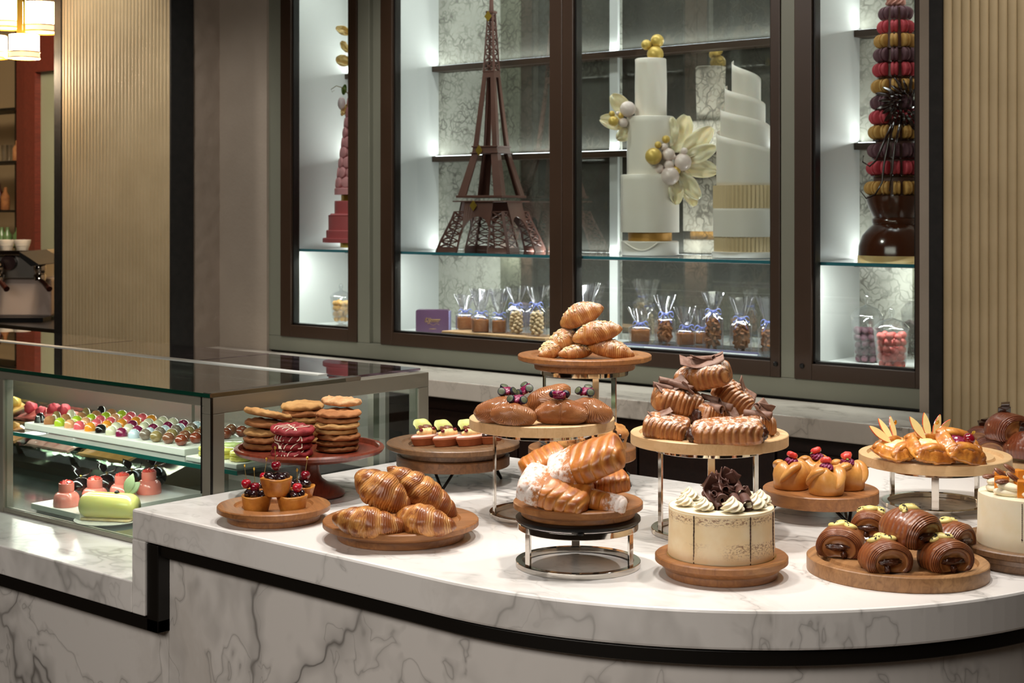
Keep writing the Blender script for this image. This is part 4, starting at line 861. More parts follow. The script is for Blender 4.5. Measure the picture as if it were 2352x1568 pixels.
# ---------------------------------------------------------------- pecan carrot cake
pk = thing('pecan_cake', 'cream covered cake with pecans and orange carrot cubes', 'cake', (c13.x, c13.y, .9485), (0, 0, YAW))
MB().lathe([(0, 0), (.110, 0), (.1105, .0012), (.110, .0024), (0, .0024)], 72).build('cake_card', 'gold_card', pk)
MB().lathe([(0, .0026), (.099, .0026), (.1005, .006), (.098, .03), (.0975, .088), (.0965, .093), (.091, .0945), (0, .094)], 96).build('icing', 'cream', pk, ang=50)
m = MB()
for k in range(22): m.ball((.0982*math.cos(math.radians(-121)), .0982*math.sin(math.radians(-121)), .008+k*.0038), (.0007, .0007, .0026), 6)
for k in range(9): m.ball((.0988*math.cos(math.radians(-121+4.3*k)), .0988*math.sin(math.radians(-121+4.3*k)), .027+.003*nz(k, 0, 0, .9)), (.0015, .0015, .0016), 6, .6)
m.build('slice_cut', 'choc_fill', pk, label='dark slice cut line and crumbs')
for k in range(8):
    a = math.radians(-150+45*k); ca, sa = math.cos(a), math.sin(a)
    MB().ball((0, 0, 0), (.026, .015, .008), 24).build('cream_quenelle', 'cream', pk, loc=(.068*ca, .068*sa, .100), rotation=(0, .05, a*.3+.2))
    MB().ball((0, 0, 0), (.023, .013, .008), 24).build('cream_quenelle', 'cream', pk, loc=(.066*ca, .066*sa, .110), rotation=(0, .1, a*.3-.1))
    for j, (dx, dz, ry) in enumerate(((-.012, .0195, 0), (.010, .026, .6))):
        MB().sweep([Vector((-.014+.028*i/16, 0, 0)) for i in range(17)], lambda tt, th: (.0068*roll_r(tt, 2, .5)*math.cos(th)*(1+.16*math.cos(th*6)), .0045*roll_r(tt, 2, .5)*math.sin(th)), 18).build('pecan', 'pecan', pk, loc=(.066*ca+dx, .066*sa+.004*j, .100+dz), rotation=(.2, ry, .3-.5*j))
    b = math.radians(-127+45*k); MB().box(-.0095, -.0095, 0, .0095, .0095, .030).build('carrot_cube', 'carrot', pk, smooth=False, bevel=.0015, loc=(.062*math.cos(b), .062*math.sin(b), .0945), rotation=(0, 0, b+.3))
# ---------------------------------------------------------------- chocolate cube croissants
G = 'chocolate cube croissants'
def ccro(u, v, d, label, sd, rz, s=1.):
    o = tag(open_roll(.095*s, .052*s, .042*s, sd, ridg=4).build('chocolate_croissant', ['p_cube', 'p_swirl_in'], loc=pt(u, v, d), rotation=rot(0, 0, rz), ang=180), label, 'croissant', G)
    MB().box(-.011, -.011, 0, .011, .011, .016, M=TR((.004, 0, .040*s), 10, -14, 20)).box(-.010, -.010, 0, .011, .010, .012, M=TR((.012, .004, .052*s), -6, -10, 50)).build('chocolate_chunk', 'choc_dark', o, smooth=False, bevel=.001)
    return o
ccro(2304, 987, 3.62, 'chocolate cube croissant on top, its chunk standing against the fluted column', 1, 20)
ccro(2350, 1030, 3.56, 'chocolate cube croissant at the front, cut by the edge of the view', 2, 50)
ccro(2278, 1034, 3.66, 'chocolate cube croissant below the top one, behind the danish board', 3, -20, .9)
ccro(2256, 1008, 3.85, 'chocolate cube croissant furthest back with only its chunk clear', 4, -30, .8)
# ---------------------------------------------------------------- scones
G = 'scones on the dark plate'
for u, v, d, s, lb, sd in ((1405, 1008, 3.34, (.034, .030, .034), 'upright scone studded with dark chips beside the riser leg', 1), (1300, 1016, 3.33, (.040, .032, .016), 'low scone half hidden behind the top braid', 2), (1352, 1012, 3.36, (.030, .03, .020), 'small scone between the two larger ones', 3)):
    o = put('scone', MB().ball((0, 0, 0), s, 30, .35, 1.7, sd, .8), 'scone', lb, 'scone', G, u, v, d); q = random.Random(sd); m = MB()
    for k in range(16):
        n = Vector((q.gauss(0, 1), -abs(q.gauss(0, 1)), abs(q.gauss(0, 1)))).normalized(); m.ball((n.x*s[0]*1.0, n.y*s[1]*1.0, n.z*s[2]*1.0), .0045, 8, .5, 2., k)
    m.build('chocolate_chips', 'choc_dark', o)['kind'] = 'stuff'
# ================================================================= things inside the display cabinet
ZS = 1.3778
# ---- chocolate lattice tower
tw = thing('chocolate_tower', 'tall chocolate lattice tower with four legs and gold diamonds', 'tower', (*ony(1129, 575, 4.665).xy, ZS), (0, 0, math.radians(13)))
LV = [(0, .168), (.03, .160), (.155, .114), (.20, .109), (.232, .102), (.405, .060), (.43, .056), (.74, .026), (.98, .013), (1.02, .012)]
def hw(z):
    for (a, p_), (b, q_) in zip(LV, LV[1:]):
        if z <= b: return p_+(q_-p_)*(z-a)/(b-a)
    return LV[-1][1]
def sheet(m, poly, face, th=.006):
    """outline (s, z) standing in one face of the tower; s runs -1..1 across the face"""
    q = []
    for s_, z in poly: q.append((s_, z))
    M = Matrix.Rotation(face*PI/2, 4, 'Z'); n = len(q)
    vs = [M @ Vector((s_, -hw(z), z)) for s_, z in q]+[M @ Vector((s_*.97, -hw(z)+th, z)) for s_, z in q]
    m.add(vs, [tuple(range(n)), tuple(range(2*n-1, n-1, -1))]+[(i, n+i, n+(i+1) % n, (i+1) % n) for i in range(n)])
def strut(m, a, b, face, wd=.005):
    M = Matrix.Rotation(face*PI/2, 4, 'Z'); m.bar(M @ Vector((a[0], -hw(a[1])+.003, a[1])), M @ Vector((b[0], -hw(b[1])+.003, b[1])), wd, wd)
for f in range(4):
    m = MB()
    # lower block with the arch cut out
    xs = [.072*math.cos(PI*i/16) for i in range(17)]
    ar = [(.068*math.cos(PI*i/16), .045+.10*math.sin(PI*i/16)**.9) for i in range(17)]
    top = [(-.11, .205), (.11, .205)]
    for i in range(16):
        x0, z0 = ar[i]; x1, z1 = ar[i+1]
        if z0 > .10 or z1 > .10: sheet(m, [(x1, z1), (x0, z0), (x0*1.05, .205), (x1*1.05, .205)], f)
        else: strut(m, ar[i], ar[i+1], f, .006)
    for sgn in (-1, 1):   # lattice foot
        fi = lambda z: sgn*(.072-.010*z/.15) if z < .05 else sgn*(.070-.3*(z-.05)**1.6)
        fo = lambda z: sgn*hw(z)
        zz = [0, .018, .045, .075, .105, .135, .165]
        for a, b in zip(zz, zz[1:]):
            strut(m, (fo(a), a), (fo(b), b), f, .007); strut(m, (fi(a) if a < .1 else sgn*.060, a), (fi(b) if b < .1 else sgn*.060, b), f, .006)
            strut(m, (fo(a), a), (fi(b) if b < .1 else sgn*.06, b), f, .0045); strut(m, (fi(a) if a < .1 else sgn*.06, a), (fo(b), b), f, .0045)
            strut(m, (fo(b), b), (fi(b) if b < .1 else sgn*.06, b), f, .0045)
        sheet(m, [(fo(0), 0), (fi(0), 0), (fi(.018), .018), (fo(.018), .018)][::-1 if sgn > 0 else 1], f)
    m.build('lattice_leg', 'choc_matte', tw, smooth=False)
    m = MB()
    for z0, z1, wi in ((.232, .405, .36), (.43, .74, .40)):
        nseg = 6
        for k in range(nseg):
            a = z0+(z1-z0)*k/nseg; b = z0+(z1-z0)*(k+1)/nseg
            for sgn in (-1, 1):
                ins = lambda z: sgn*hw(z)*(1-wi-(.6-wi)*0-(.64-wi)*max(0, (z-z0)/(z1-z0))**1.2*(1 if z0 > .4 else .5))
                q = [(sgn*hw(a), a), (ins(a) if ins(a)*sgn > 0 else 0, a), (ins(b) if ins(b)*sgn > 0 else 0, b), (sgn*hw(b), b)]
                sheet(m, q if sgn < 0 else q[::-1], f)
    sheet(m, [(-hw(.405), .405), (hw(.405), .405), (hw(.43), .43), (-hw(.43), .43)], f)
    sheet(m, [(-hw(.72), .72), (hw(.72), .72), (hw(.745), .745), (-hw(.745), .745)], f)
    m.build('side_panel', 'choc_matte', tw, smooth=False)
    m = MB(); zz = [.745+.04*i for i in range(7)]
    for a, b in zip(zz, zz[1:]):
        for sgn in (-1, 1): strut(m, (sgn*hw(a), a), (sgn*hw(b), b), f, .005)
        strut(m, (-hw(a), a), (hw(b), b), f, .0035); strut(m, (hw(a), a), (-hw(b), b), f, .0035); strut(m, (-hw(b), b), (hw(b), b), f, .0035)
    m.build('lattice_top', 'choc_matte', tw, smooth=False)
for z, r_, h in ((.205, .118, .005), (.222, .108, .010), (.405, .066, .004), (.43, .061, .006), (.742, .028, .006), (.985, .018, .010)):
    MB().box(-r_, -r_, z, r_, r_, z+h).build('platform', 'choc_matte', tw, smooth=False, bevel=.001)
MB().lathe([(.010, .99), (.008, 1.04), (.004, 1.08), (.003, 1.2), (0, 1.2)], 12).build('spire', 'choc_matte', tw)
for x, z in ((-.018, .19), (-.02, .417), (-.004, .972)):
    y = -hw(z)-(.014 if z < .9 else .010); s_ = .022
    MB().add([(x, y, z-s_), (x+s_*.75, y, z), (x, y, z+s_), (x-s_*.75, y, z), (x, y+.003, z-s_), (x+s_*.75, y+.003, z), (x, y+.003, z+s_), (x-s_*.75, y+.003, z)], [(0, 1, 2, 3), (7, 6, 5, 4), (0, 4, 5, 1), (1, 5, 6, 2), (2, 6, 7, 3), (3, 7, 4, 0)]).build('gold_diamond', 'gold_leaf', tw, smooth=False)
# ---- white tiered cake with balloons
cW = ony(1493, 585, 4.66); dW = dep(Vector((cW.x, cW.y, 0))); q_ = pm(dW)
wc = thing('tiered_cake', 'white three tier cake with gold balls and gauzy wafer petals', 'cake', (cW.x, cW.y, ZS), (0, 0, YAW))
zv = lambda v: ZC-(v-HZ)*q_-ZS
def cyl(name, mat, par, r, v0, v1, lat=0, fold=0., bev=.003, **k):
    z0, z1 = zv(v0), zv(v1); lat *= q_; r *= q_
    wb = (lambda rr, z, a: (rr*(1+fold*nz(math.cos(a)*1.6+z*8, math.sin(a)*1.6, z*5, 1.)), z)) if fold else None
    n = 10; return MB().lathe([(0, z0), (r, z0)]+[(r, z0+(z1-z0)*i/n) for i in range(1, n)]+[(r, z1-bev), (r-bev, z1), (0, z1)], 96, wob=wb).build(name, mat, par, loc=(lat, 0, 0), ang=50, **k)
cyl('base_board', 'white_icing', wc, 66, 585, 553); m = MB()
m.tube([((-60+72*i/24)*q_, -math.sqrt(max(0, 66.5**2-(-60+72*i/24)**2))*q_, zv(556+18*math.sin(PI*i/24))) for i in range(25)], .0035, 8); m.build('icing_swag', 'white_icing', wc)
cyl('gold_band', 'gold_band', wc, 50, 553, 533); cyl('tier', 'white_icing', wc, 67, 533, 401); cyl('tier', 'white_icing', wc, 54, 401, 268, 1); 
cyl('tier', 'white_choc', wc, 36, 268, 135, 2, .09)
def petal(par, p, L, W, rx, ry, rz, sd):
    m = MB(); m.grid(lambda a, b: (W*(b-.5)*math.sin(PI*min(1, a*.93+.04))**.55*3.0, .022*nz(a*3, b*4, sd, 1.)+.25*W*math.cos((b-.5)*PI*1.4)*.8, L*a), 16, 10)
    return m.build('wafer_petal', 'sugar_wafer', par, loc=p, rotation=rotl(rx, ry, rz), ang=180, thick=.0008)
def cluster(par, items, y):
    for (u, v, r, mt) in items:
        MB().ball((0, 0, 0), r*q_, 24).build('sugar_ball', mt, par, loc=((u-1493)*q_, y+R.uniform(-.01, .01)-r*q_*.5, zv(v)), ang=180)
cluster(wc, [(1509, 95, 15.5, 'gold_matte'), (1484, 104, 12, 'gold_matte'), (1502, 106, 7, 'gold_matte'), (1504, 126, 19, 'gold_matte')], .0)
cluster(wc, [(1440, 252, 18, 'blush'), (1425, 267, 7, 'gold_matte'), (1407, 280, 12, 'gold_matte'), (1430, 283, 11, 'blush'), (1404, 263, 7, 'gold_matte'), (1418, 262, 5, 'blush')], -.03)
cluster(wc, [(1495, 361, 19, 'gold_matte'), (1506, 335, 8, 'gold_matte'), (1520, 340, 8, 'blush'), (1530, 357, 15, 'blush'), (1541, 362, 6, 'blush'), (1530, 381, 11, 'blush'), (1510, 389, 10, 'blush'), (1562, 374, 20, 'blush'), (1533, 405, 21, 'blush'), (1546, 394, 11, 'gold_matte'), (1525, 322, 9, 'gold_matte'), (1565, 349, 8, 'blush')], -.085)
for (u, v, L, W, ry, y) in ((1445, 262, 60, 26, -42, -.0), (1440, 288, 66, 24, -75, -.01), (1450, 300, 40, 20, -120, -.02), (1545, 350, 90, 34, 20, -.06), (1560, 360, 95, 30, 48, -.07), (1565, 370, 80, 26, 68, -.07), (1555, 378, 90, 30, 100, -.06), (1550, 395, 80, 26, 140, -.075), (1560, 395, 85, 24, 158, -.07), (1530, 340, 70, 30, 6, -.06), (1545, 410, 60, 24, 178, -.08)):
    petal(wc, ((u-1493)*q_, y, zv(v)), L*q_, W*q_*.5, R.uniform(-10, 10), ry, R.uniform(-15, 15), int(u+v))
# ---- wrapped spiral cake
cP = ony(1712, 592, 4.66); dW2 = dep(Vector((cP.x, cP.y, 0))); q_ = pm(dW2)
sp = thing('spiral_cake', 'white cake wrapped in rising curled collars above a fluted base', 'cake', (cP.x, cP.y, ZS), (0, 0, YAW))
cyl('base_board', 'white_icing', sp, 76, 590, 577); cyl('tier', 'white_icing', sp, 73, 543, 478)
for v0, v1, r in ((577, 543, 70), (478, 426, 72)):
    z0, z1, r = zv(v0), zv(v1), r*q_
    MB().lathe([(0, z0), (r, z0), (r, z1), (0, z1)], 96, wob=lambda rr, z, a: (rr*(1+.022*math.cos(a*48)), z)).build('fluted_band', 'ivory_rib', sp, ang=50)
cyl('tier', 'white_icing', sp, 63, 426, 395)
for i, (r, vb, v0, v1, lat) in enumerate(((65, 430, 297, 392, 0), (55, 395, 243, 325, -1), (45, 330, 195, 275, -1), (32, 280, 138, 215, 2))):
    m = MB(); n = 72
    def col(a, b, r=r, vb=vb, v0=v0, v1=v1):
        th = math.radians(-215+345*a); rr = r*(1+.05*a)*q_; vt = v0+(v1-v0)*a
        return (rr*math.cos(th), rr*math.sin(th), zv(vb+(vt-vb)*b))
    m.grid(col, n, 8); m.build('collar', 'white_choc', sp, ang=180, thick=.0022, loc=(lat*q_, 0, 0))
    if i: 
        z0, z1 = zv(vb+5), zv(v1+10); MB().lathe([(0, z0), (r*.9*q_, z0), (r*.9*q_, z1), (0, z1)], 64).build('tier', 'white_choc', sp, ang=50, loc=(lat*q_, 0, 0))
# ---- macarons
def mac_mesh(r, h):
    p_ = [(0, 0), (r*.86, 0), (r*.97, h*.10), (r, h*.24), (r*.96, h*.34), (r*.985, h*.38), (r*.86, h*.41), (r*.86, h*.59), (r*.985, h*.62), (r*.96, h*.66), (r, h*.76), (r*.94, h*.9), (r*.75, h*.98), (0, h)]
    return MB().lathe(p_, 28, 0, T3(0, 0, -h/2))
# ---- chocolate macaron tower
cM = ony(2058, 590, 4.64); q_ = pm(dep(Vector((cM.x, cM.y, 0)))); 
mt = thing('macaron_tower', 'tall tower of plum, rose and tan macarons on a chocolate base with a chocolate flower', 'macaron tower', (cM.x, cM.y, ZS), (0, 0, YAW))
zv = lambda v: ZC-(v-HZ)*q_-ZS
MB().lathe([(0, 0), (86*q_, 0), (86*q_, zv(586)), (0, zv(586))], 72).build('base_board', 'piped_cream', mt)
bs = [(zv(586), 85), (zv(565), 84), (zv(540), 76), (zv(522), 60), (zv(515), 52), (zv(512), 54), (zv(503), 54), (zv(500), 50), (zv(480), 60), (zv(462), 66), (zv(450), 68)]
MB().lathe([(0, bs[0][0])]+[(r*q_, z) for z, r in bs]+[(0, bs[-1][0])], 96).build('chocolate_base', 'choc_base', mt, ang=60)
MB().lathe([(0, zv(450)), (52*q_, zv(450)), (30*q_, zv(20)), (0, zv(20))], 48).build('chocolate_core', 'choc_matte', mt)
rows = [(432, 68, 'm_tan'), (386, 64, 'm_rose'), (346, 61, 'm_plum'), (304, 59, 'm_tan'), (270, 57, 'm_rose'), (236, 55, 'm_plum'), (199, 53, 'm_tan'), (161, 50, 'm_rose'), (127, 48, 'm_plum'), (95, 46, 'm_tan'), (63, 39, 'm_rose'), (32, 36, 'm_plum')]
proto = {}
hid = {k: MB() for k in ('m_tan', 'm_rose', 'm_plum')}
for v, r, ml in rows:
    n = max(9, round(TAU*(r-12)*1.0/23.5)); z = zv(v); 
    MB().lathe([(0, z-.030), ((r-8)*q_, z-.030), ((r-6)*q_, z-.026), ((r-8)*q_, z-.023), (0, z-.023)], 48).build('chocolate_disc', 'choc_dark', mt)
    for k in range(n):
        a = -PI/2+TAU*(k+.5)/n; rr = (r-12)*q_; mm = Matrix.Translation((rr*math.cos(a), rr*math.sin(a), z)) @ Matrix.Rotation(a+PI/2, 4, 'Z') @ Matrix.Rotation(PI/2, 4, 'Y')
        if math.sin(a) < .30:
            if ml not in proto: proto[ml] = mac_mesh(16*q_, 16.5*q_).build('macaron', ml, mt, ang=60); o = proto[ml]
            else: o = proto[ml].copy(); COL.objects.link(o); o.parent = mt
            o.matrix_local = mm
        else:
            t_ = mac_mesh(16*q_, 16.5*q_); hid[ml].add(t_.v, t_.f, t_.u, 0, mm)
for ml in hid: hid[ml].build('macaron_rows', ml, mt, ang=60, label='rear macarons turned to the mirror')['kind'] = 'stuff'
swirl(26*q_, 40*q_, 9).build('meringue_kiss', 'm_meringue', mt, ang=180, loc=(0, 0, zv(18)))
fl = MB()
for k in range(46):
    a = k*2.4; rr = (8+38*math.sqrt(k/46))*q_; L = (22+14*(k/46))*q_; M = TR((rr*.75*math.cos(a)+2*q_, -62*q_-.012*(1-k/46)-.0, zv(242)+rr*.75*math.sin(a)), 0, -math.degrees(a)+90, 0) @ Euler((math.radians(-50+k*.9), 0, .4)).to_matrix().to_4x4()
    fl.grid(lambda s_, b: ((b-.5)*9*q_*math.sin(PI*min(1, s_*.9+.1))**.6, .25*L*s_*s_, L*s_), 6, 4, M=M)
fl.build('chocolate_flower', 'choc_dark', mt, ang=180, thick=.0015)
for pts in ([(2035, 285), (2022, 330), (2012, 380), (2008, 420), (1992, 448), (1972, 456), (1960, 440)], [(2030, 290), (2012, 330), (1995, 370), (1980, 384), (1964, 374), (1966, 360)], [(2048, 290), (2036, 340), (2030, 400), (2024, 440)], [(2085, 215), (2110, 190), (2126, 178)]):
    MB().tube([((u-2058)*q_, -75*q_, zv(v)) for u, v in pts], lambda t: .0042*(1-.7*t)+.0006, 8).build('chocolate_tendril', 'choc_dark', mt, ang=180)
# ---- pink macaron tower
cK = ony(826, 565, 4.64); q_ = pm(dep(Vector((cK.x, cK.y, 0))))
pk_ = thing('macaron_tower', 'pink macaron tower on tiered pink cakes, half hidden by the window frame', 'macaron tower', (cK.x, cK.y, ZS), (0, 0, YAW))
zv = lambda v: ZC-(v-HZ)*q_-ZS
cyl('gold_band', 'gold_leaf', pk_, 44, 568, 556); cyl('tier', 'pink_choc', pk_, 84, 556, 546); cyl('tier', 'pink_choc', pk_, 76, 546, 528); cyl('tier', 'pink_choc', pk_, 71, 528, 490, bev=.012); cyl('tier', 'pink_choc', pk_, 57, 490, 461); cyl('gold_band', 'gold_leaf', pk_, 42, 461, 447); cyl('tier', 'pink_macaron', pk_, 57, 447, 432)
cone = lambda v: 14+40*(v-150)/(432-150)
MB().lathe([(0, zv(432)), (cone(432)*q_-.012, zv(432)), (cone(150)*q_-.006, zv(150)), (0, zv(150))], 40).build('cone_core', 'pink_macaron', pk_)
p0 = None; hm = MB(); cnt = 0
for i in range(12):
    v = 420-23*i; n = max(8, round(TAU*cone(v)/27)); 
    for k in range(n):
        a = -PI/2+TAU*(k+.5*(i % 2))/n; rr = (cone(v)-5)*q_; mm = Matrix.Translation((rr*math.cos(a), rr*math.sin(a), zv(v))) @ Matrix.Rotation(a+PI/2, 4, 'Z') @ Matrix.Rotation(PI/2-.12, 4, 'X')
        if math.sin(a) < .15 and math.cos(a) < .5 and cnt < 98:
            cnt += 1
            if p0 is None: p0 = mac_mesh(13*q_, 15*q_).build('macaron', 'pink_macaron', pk_, ang=60); o = p0
            else: o = p0.copy(); COL.objects.link(o); o.parent = pk_
            o.matrix_local = mm
        else: t_ = mac_mesh(13*q_, 15*q_); hm.add(t_.v, t_.f, t_.u, 0, mm)
hm.build('macaron_rows', 'pink_macaron', pk_, ang=60, label='rear macarons turned to the mirror')['kind'] = 'stuff'
MB().ball((0, 0, 0), (9*q_, 5*q_, 15*q_), 16).build('sugar_bud', 'pearl_pink', pk_, loc=((786-826)*q_, -.02, zv(238)))
MB().tube([((u-826)*q_, -.02, zv(v)) for u, v in ((800, 215), (788, 202), (774, 198), (762, 206), (764, 212), (770, 208))], lambda t: .0022*(1-.6*t), 8).build('sugar_tendril', 'stem_green', pk_, ang=180)
for (u, v, L, W, ry, mt_) in ((805, 145, 34, 18, -75, 'piped_cream'), (803, 120, 30, 12, -40, 'piped_cream'), (806, 78, 36, 14, -70, 'piped_cream'), (790, 218, 24, 8, 8, 'leaf'), (800, 240, 30, 10, -150, 'piped_cream')):
    o = petal(pk_, ((u-826)*q_, -.015, zv(v)), L*q_, W*q_*.5, 0, ry, 20, u); o.name = 'sugar_leaf'; o.data.materials[0] = MT(mt_)
# ---- jars
def jar(u, v, Y, r, h, label, mats, seed, taper=.82, foot=False, n=40):
    c = ony(u, v, Y); t = thing('candy_jar', label, 'jar', (c.x, c.y, ZF+.0005), (0, 0, YAW), 'glass candy jars in the display cabinet')
    zb = .018 if foot else .001
    pr = [(0, zb), (r*.55, zb), (r*taper, zb+h*.10), (r*.95, zb+h*.45), (r, zb+h*.62), (r, zb+h*.64), (r-.003, zb+h*.62), (r*.92-.002, zb+h*.45), (r*taper-.004, zb+h*.12), (0, zb+.006)]
    if foot: pr = [(0, 0), (r*.55, 0), (r*.5, .003), (.006, .008)]+pr[1:]
    MB().lathe(pr, 48).build('jar_body', 'jar_glass', t, ang=60)
    z = zb+h*.64
    lid = MB().lathe([(r*1.03, z), (r*1.05, z+.003), (r*.98, z+h*.05), (r*.7, z+h*.13), (r*.32, z+h*.17), (.006, z+h*.19), (.0065, z+h*.22), (.010, z+h*.27), (.0085, z+h*.33), (.004, z+h*.36), (0, z+h*.365)], 40).build('jar_lid', 'jar_glass', t, ang=70)
    q = random.Random(seed); i = 0; zz = zb+.014; rb = .0128
    while zz < zb+h*.56 and i < n:
        f = (zz-zb)/h; rm = r*min(.92, taper+.15*f*2)-rb-.004; k = max(1, int(TAU*rm/(rb*2.05)))
        for j in range(k):
            a = TAU*j/k+zz*40; MB().ball((0, 0, 0), rb*q.uniform(.9, 1.05), 14, .1, 2., i).build('candy', mats, t, loc=(rm*math.cos(a), rm*math.sin(a), zz+q.uniform(-.003, .003)), ang=180); i += 1
        if rm > rb*2: MB().ball((0, 0, 0), rb, 12).build('candy', mats, t, loc=(0, 0, zz), ang=180); i += 1
        zz += rb*1.8
    return t
jar(783, 752, 4.62, .048, .170, 'footed glass jar of golden sweets by the pink macaron tower', 'm_tan', 1, .78, True)
jar(1992, 850, 4.68, .055, .235, 'glass jar of dark truffles behind the pink one', 'm_plum', 2)
jar(2048, 852, 4.55, .058, .198, 'glass jar of pink truffles in front of the dark one', 'rose', 3)
# ---- purple gift box
cB = ony(995, 765, 4.58); bx = thing('gift_box', 'purple gift box with faint gold script', 'box', (cB.x, cB.y, ZF+.0005), (0, 0, YAW-.10)); k_ = pm(dep(cB))
bw, bh, bd = 76*k_, 55*k_, .05
pl = []
for cx_, cz_, a0 in ((bw/2-.008, bh-.008, 0), (-bw/2+.008, bh-.008, 1)):
    pl += [(cx_+.008*math.cos(PI/2*(a0+i/6)), cz_+.008*math.sin(PI/2*(a0+i/6))) for i in range(7)]
pl += [(-bw/2, 0), (bw/2, 0)]
MB().prism(pl, 0, bd, M=Matrix.Rotation(PI/2, 4, 'X') @ T3(0, 0, -bd/2)).build('box_body', 'purple_box', bx, smooth=False)
MB().box(bw/2, -bd/2+.004, .002, bw/2+.004, bd/2, bh-.006).build('box_side', 'lavender', bx, smooth=False, label='lavender side panel')
m = MB(); y = -bd/2-.0006
m.tube([((-.030+.060*i/80)+.006*math.sin(i*.8), y, bh*.55+(.012*(1-i/50) if i < 28 else .0)*math.sin(i*.55)+.0055*math.sin(i*.8+1)) for i in range(81)], .0009, 6)
m.tube([(-.02+.05*i/20, y, bh*.40+.004*math.sin(i*.5)) for i in range(21)], .0006, 6); m.box(-.012, y-.0004, bh*.20, .016, y+.0004, bh*.22)
m.build('gold_script', 'gold_print', bx, ang=180)
# ---- boards and bags
wbd = ony(1150, 752, 4.56)
t = thing('display_board', 'pale wooden board carrying the nut bags beside the purple box', 'board', (wbd.x, wbd.y, ZF)); 
MB().box(xat(1024, 4.50)-wbd.x, 4.475-wbd.y, .004, xat(1262, 4.50)-wbd.x, 4.62-wbd.y, .026).build('board', 'pale_board', t, smooth=False, bevel=.002)
MB().box(xat(1030, 4.50)-wbd.x, 4.485-wbd.y, 0, xat(1258, 4.50)-wbd.x, 4.61-wbd.y, .0045).build('base', 'dark_panel', t, smooth=False)
acr = ony(1600, 800, 4.56)
t = thing('acrylic_riser', 'clear acrylic riser carrying the brittle bags', 'riser', (acr.x, acr.y, ZF)); x0, x1 = xat(1430, 4.5)-acr.x, xat(1752, 4.5)-acr.x
MB().box(x0, 4.475-acr.y, .022, x1, 4.63-acr.y, .030).build('top_sheet', 'acrylic', t, smooth=False); 
for x in (x0, x1-.006): MB().box(x, 4.475-acr.y, 0, x+.006, 4.63-acr.y, .0218).build('side_sheet', 'acrylic', t, smooth=False)
MB().box(x0+.001, 4.474-acr.y, .0222, x1-.001, 4.475-acr.y, .0298).build('front_edge', 'lavender', t, smooth=False)
def bag(u, Y, zb, w, h, fill, mat, label, sd, group):
    h *= 1.14; w *= 1.32; c = ony(u, HZ, Y); t = thing('gift_bag', label, 'bag', (c.x, c.y, zb+.0005), (0, 0, YAW+.2*math.sin(sd)), group); w /= 2; d = w*.7
    hf = h*fill; q = random.Random(sd)
    if mat == 'loaf': MB().box(-w*.82, -d*.82, .002, w*.82, d*.82, hf*.82).build('cake_slice', 'cookie_dark', t, smooth=False, bevel=.004)
    else:
        m = MB(); nn = 46 if mat == 'nuts' else 40
        for i in range(nn):
            z = .008+(hf-.016)*i/nn; a = i*2.4; r = w*.62*(1-.25*(i/nn))*(.95 if i % 4 else .3)
            if mat == 'nuts': m.ball((r*math.cos(a), r*.7*math.sin(a), z), (.0085, .0075, .0075), 10, .15, 2., i)
            else: m.box(-.010, -.007, -.004, .010, .007, .004, M=TR((r*math.cos(a), r*.7*math.sin(a), z), q.uniform(0, 90), q.uniform(0, 90), q.uniform(0, 180)))
        o = m.build('nut_filling' if mat == 'nuts' else 'brittle_filling', 'almond' if mat == 'nuts' else 'cookie_dark', t, smooth=mat == 'nuts'); o['kind'] = 'stuff'
    def wall(a, b):
        th = TAU*a; z = h*b; k = hf*1.18/h
        if b < k*.8: s_ = 1.0
        elif b < k: s_ = 1-(b-k*.8)/(k*.2)*.72
        else: s_ = .28+.75*((b-k)/(1-k))**.8
        cr = 1+(.05+.22*max(0, (b-k*.7)))*math.sin(th*5+sd)+.12*max(0, b-k)*math.sin(th*9+sd*3)+.05*nz(math.cos(th)*2, math.sin(th)*2, b*5, 1., sd)
        e = .55; x = math.copysign(abs(math.cos(th))**e, math.cos(th)); y_ = math.copysign(abs(math.sin(th))**e, math.sin(th))
        return (w*s_*cr*x, d*s_*cr*y_, z+.02*h*math.sin(th*3+sd)*max(0, b-k)*3)
    m = MB(); m.grid(wall, 60, 26); m.build('cellophane', 'cellophane', t, ang=50)
    zk_ = hf*1.18; rb = MB(); rb.lathe([(w*.30, zk_-.003), (w*.36, zk_-.003), (w*.36, zk_+.003), (w*.30, zk_+.003)], 20, closed=True)
    for s_ in (-1, 1):
        rb.grid(lambda a, b: (s_*(.003+.016*math.sin(a*PI)*1.2+.012*a), -w*.34-.002, zk_+.010*math.sin(a*TAU)+(b-.5)*.004), 14, 1)
        rb.grid(lambda a, b: (s_*(.002+.020*a), -w*.36-.003*a, zk_-.034*a+(b-.5)*.005+.002*math.sin(a*7+sd)), 10, 1)
    rb.build('ribbon', 'ribbon', t, ang=180, thick=.0008)
    return t
zb1 = ZF+.0262; G1 = 'ribbon tied bags on the wooden board'
for a in ((1068, 4.585, .055, .125, .44, 'loaf', 'cellophane bag of brown cake nearest the purple box', 1), (1104, 4.52, .058, .150, .38, 'loaf', 'tall cellophane bag of brown cake with a big ribbon loop', 2), (1147, 4.545, .054, .150, .36, 'loaf', 'bag of brown cake in the middle of the wooden board', 3), (1186, 4.54, .060, .165, .52, 'nuts', 'bag of pale nuts beside the brown cake', 4), (1233, 4.52, .062, .170, .54, 'nuts', 'bag of pale nuts by the window post', 5)):
    bag(a[0], a[1], zb1, a[2], a[3], a[4], a[5], a[6], a[7], G1)
G2 = 'ribbon tied bags on the acrylic riser'; zb2 = ZF+.0302
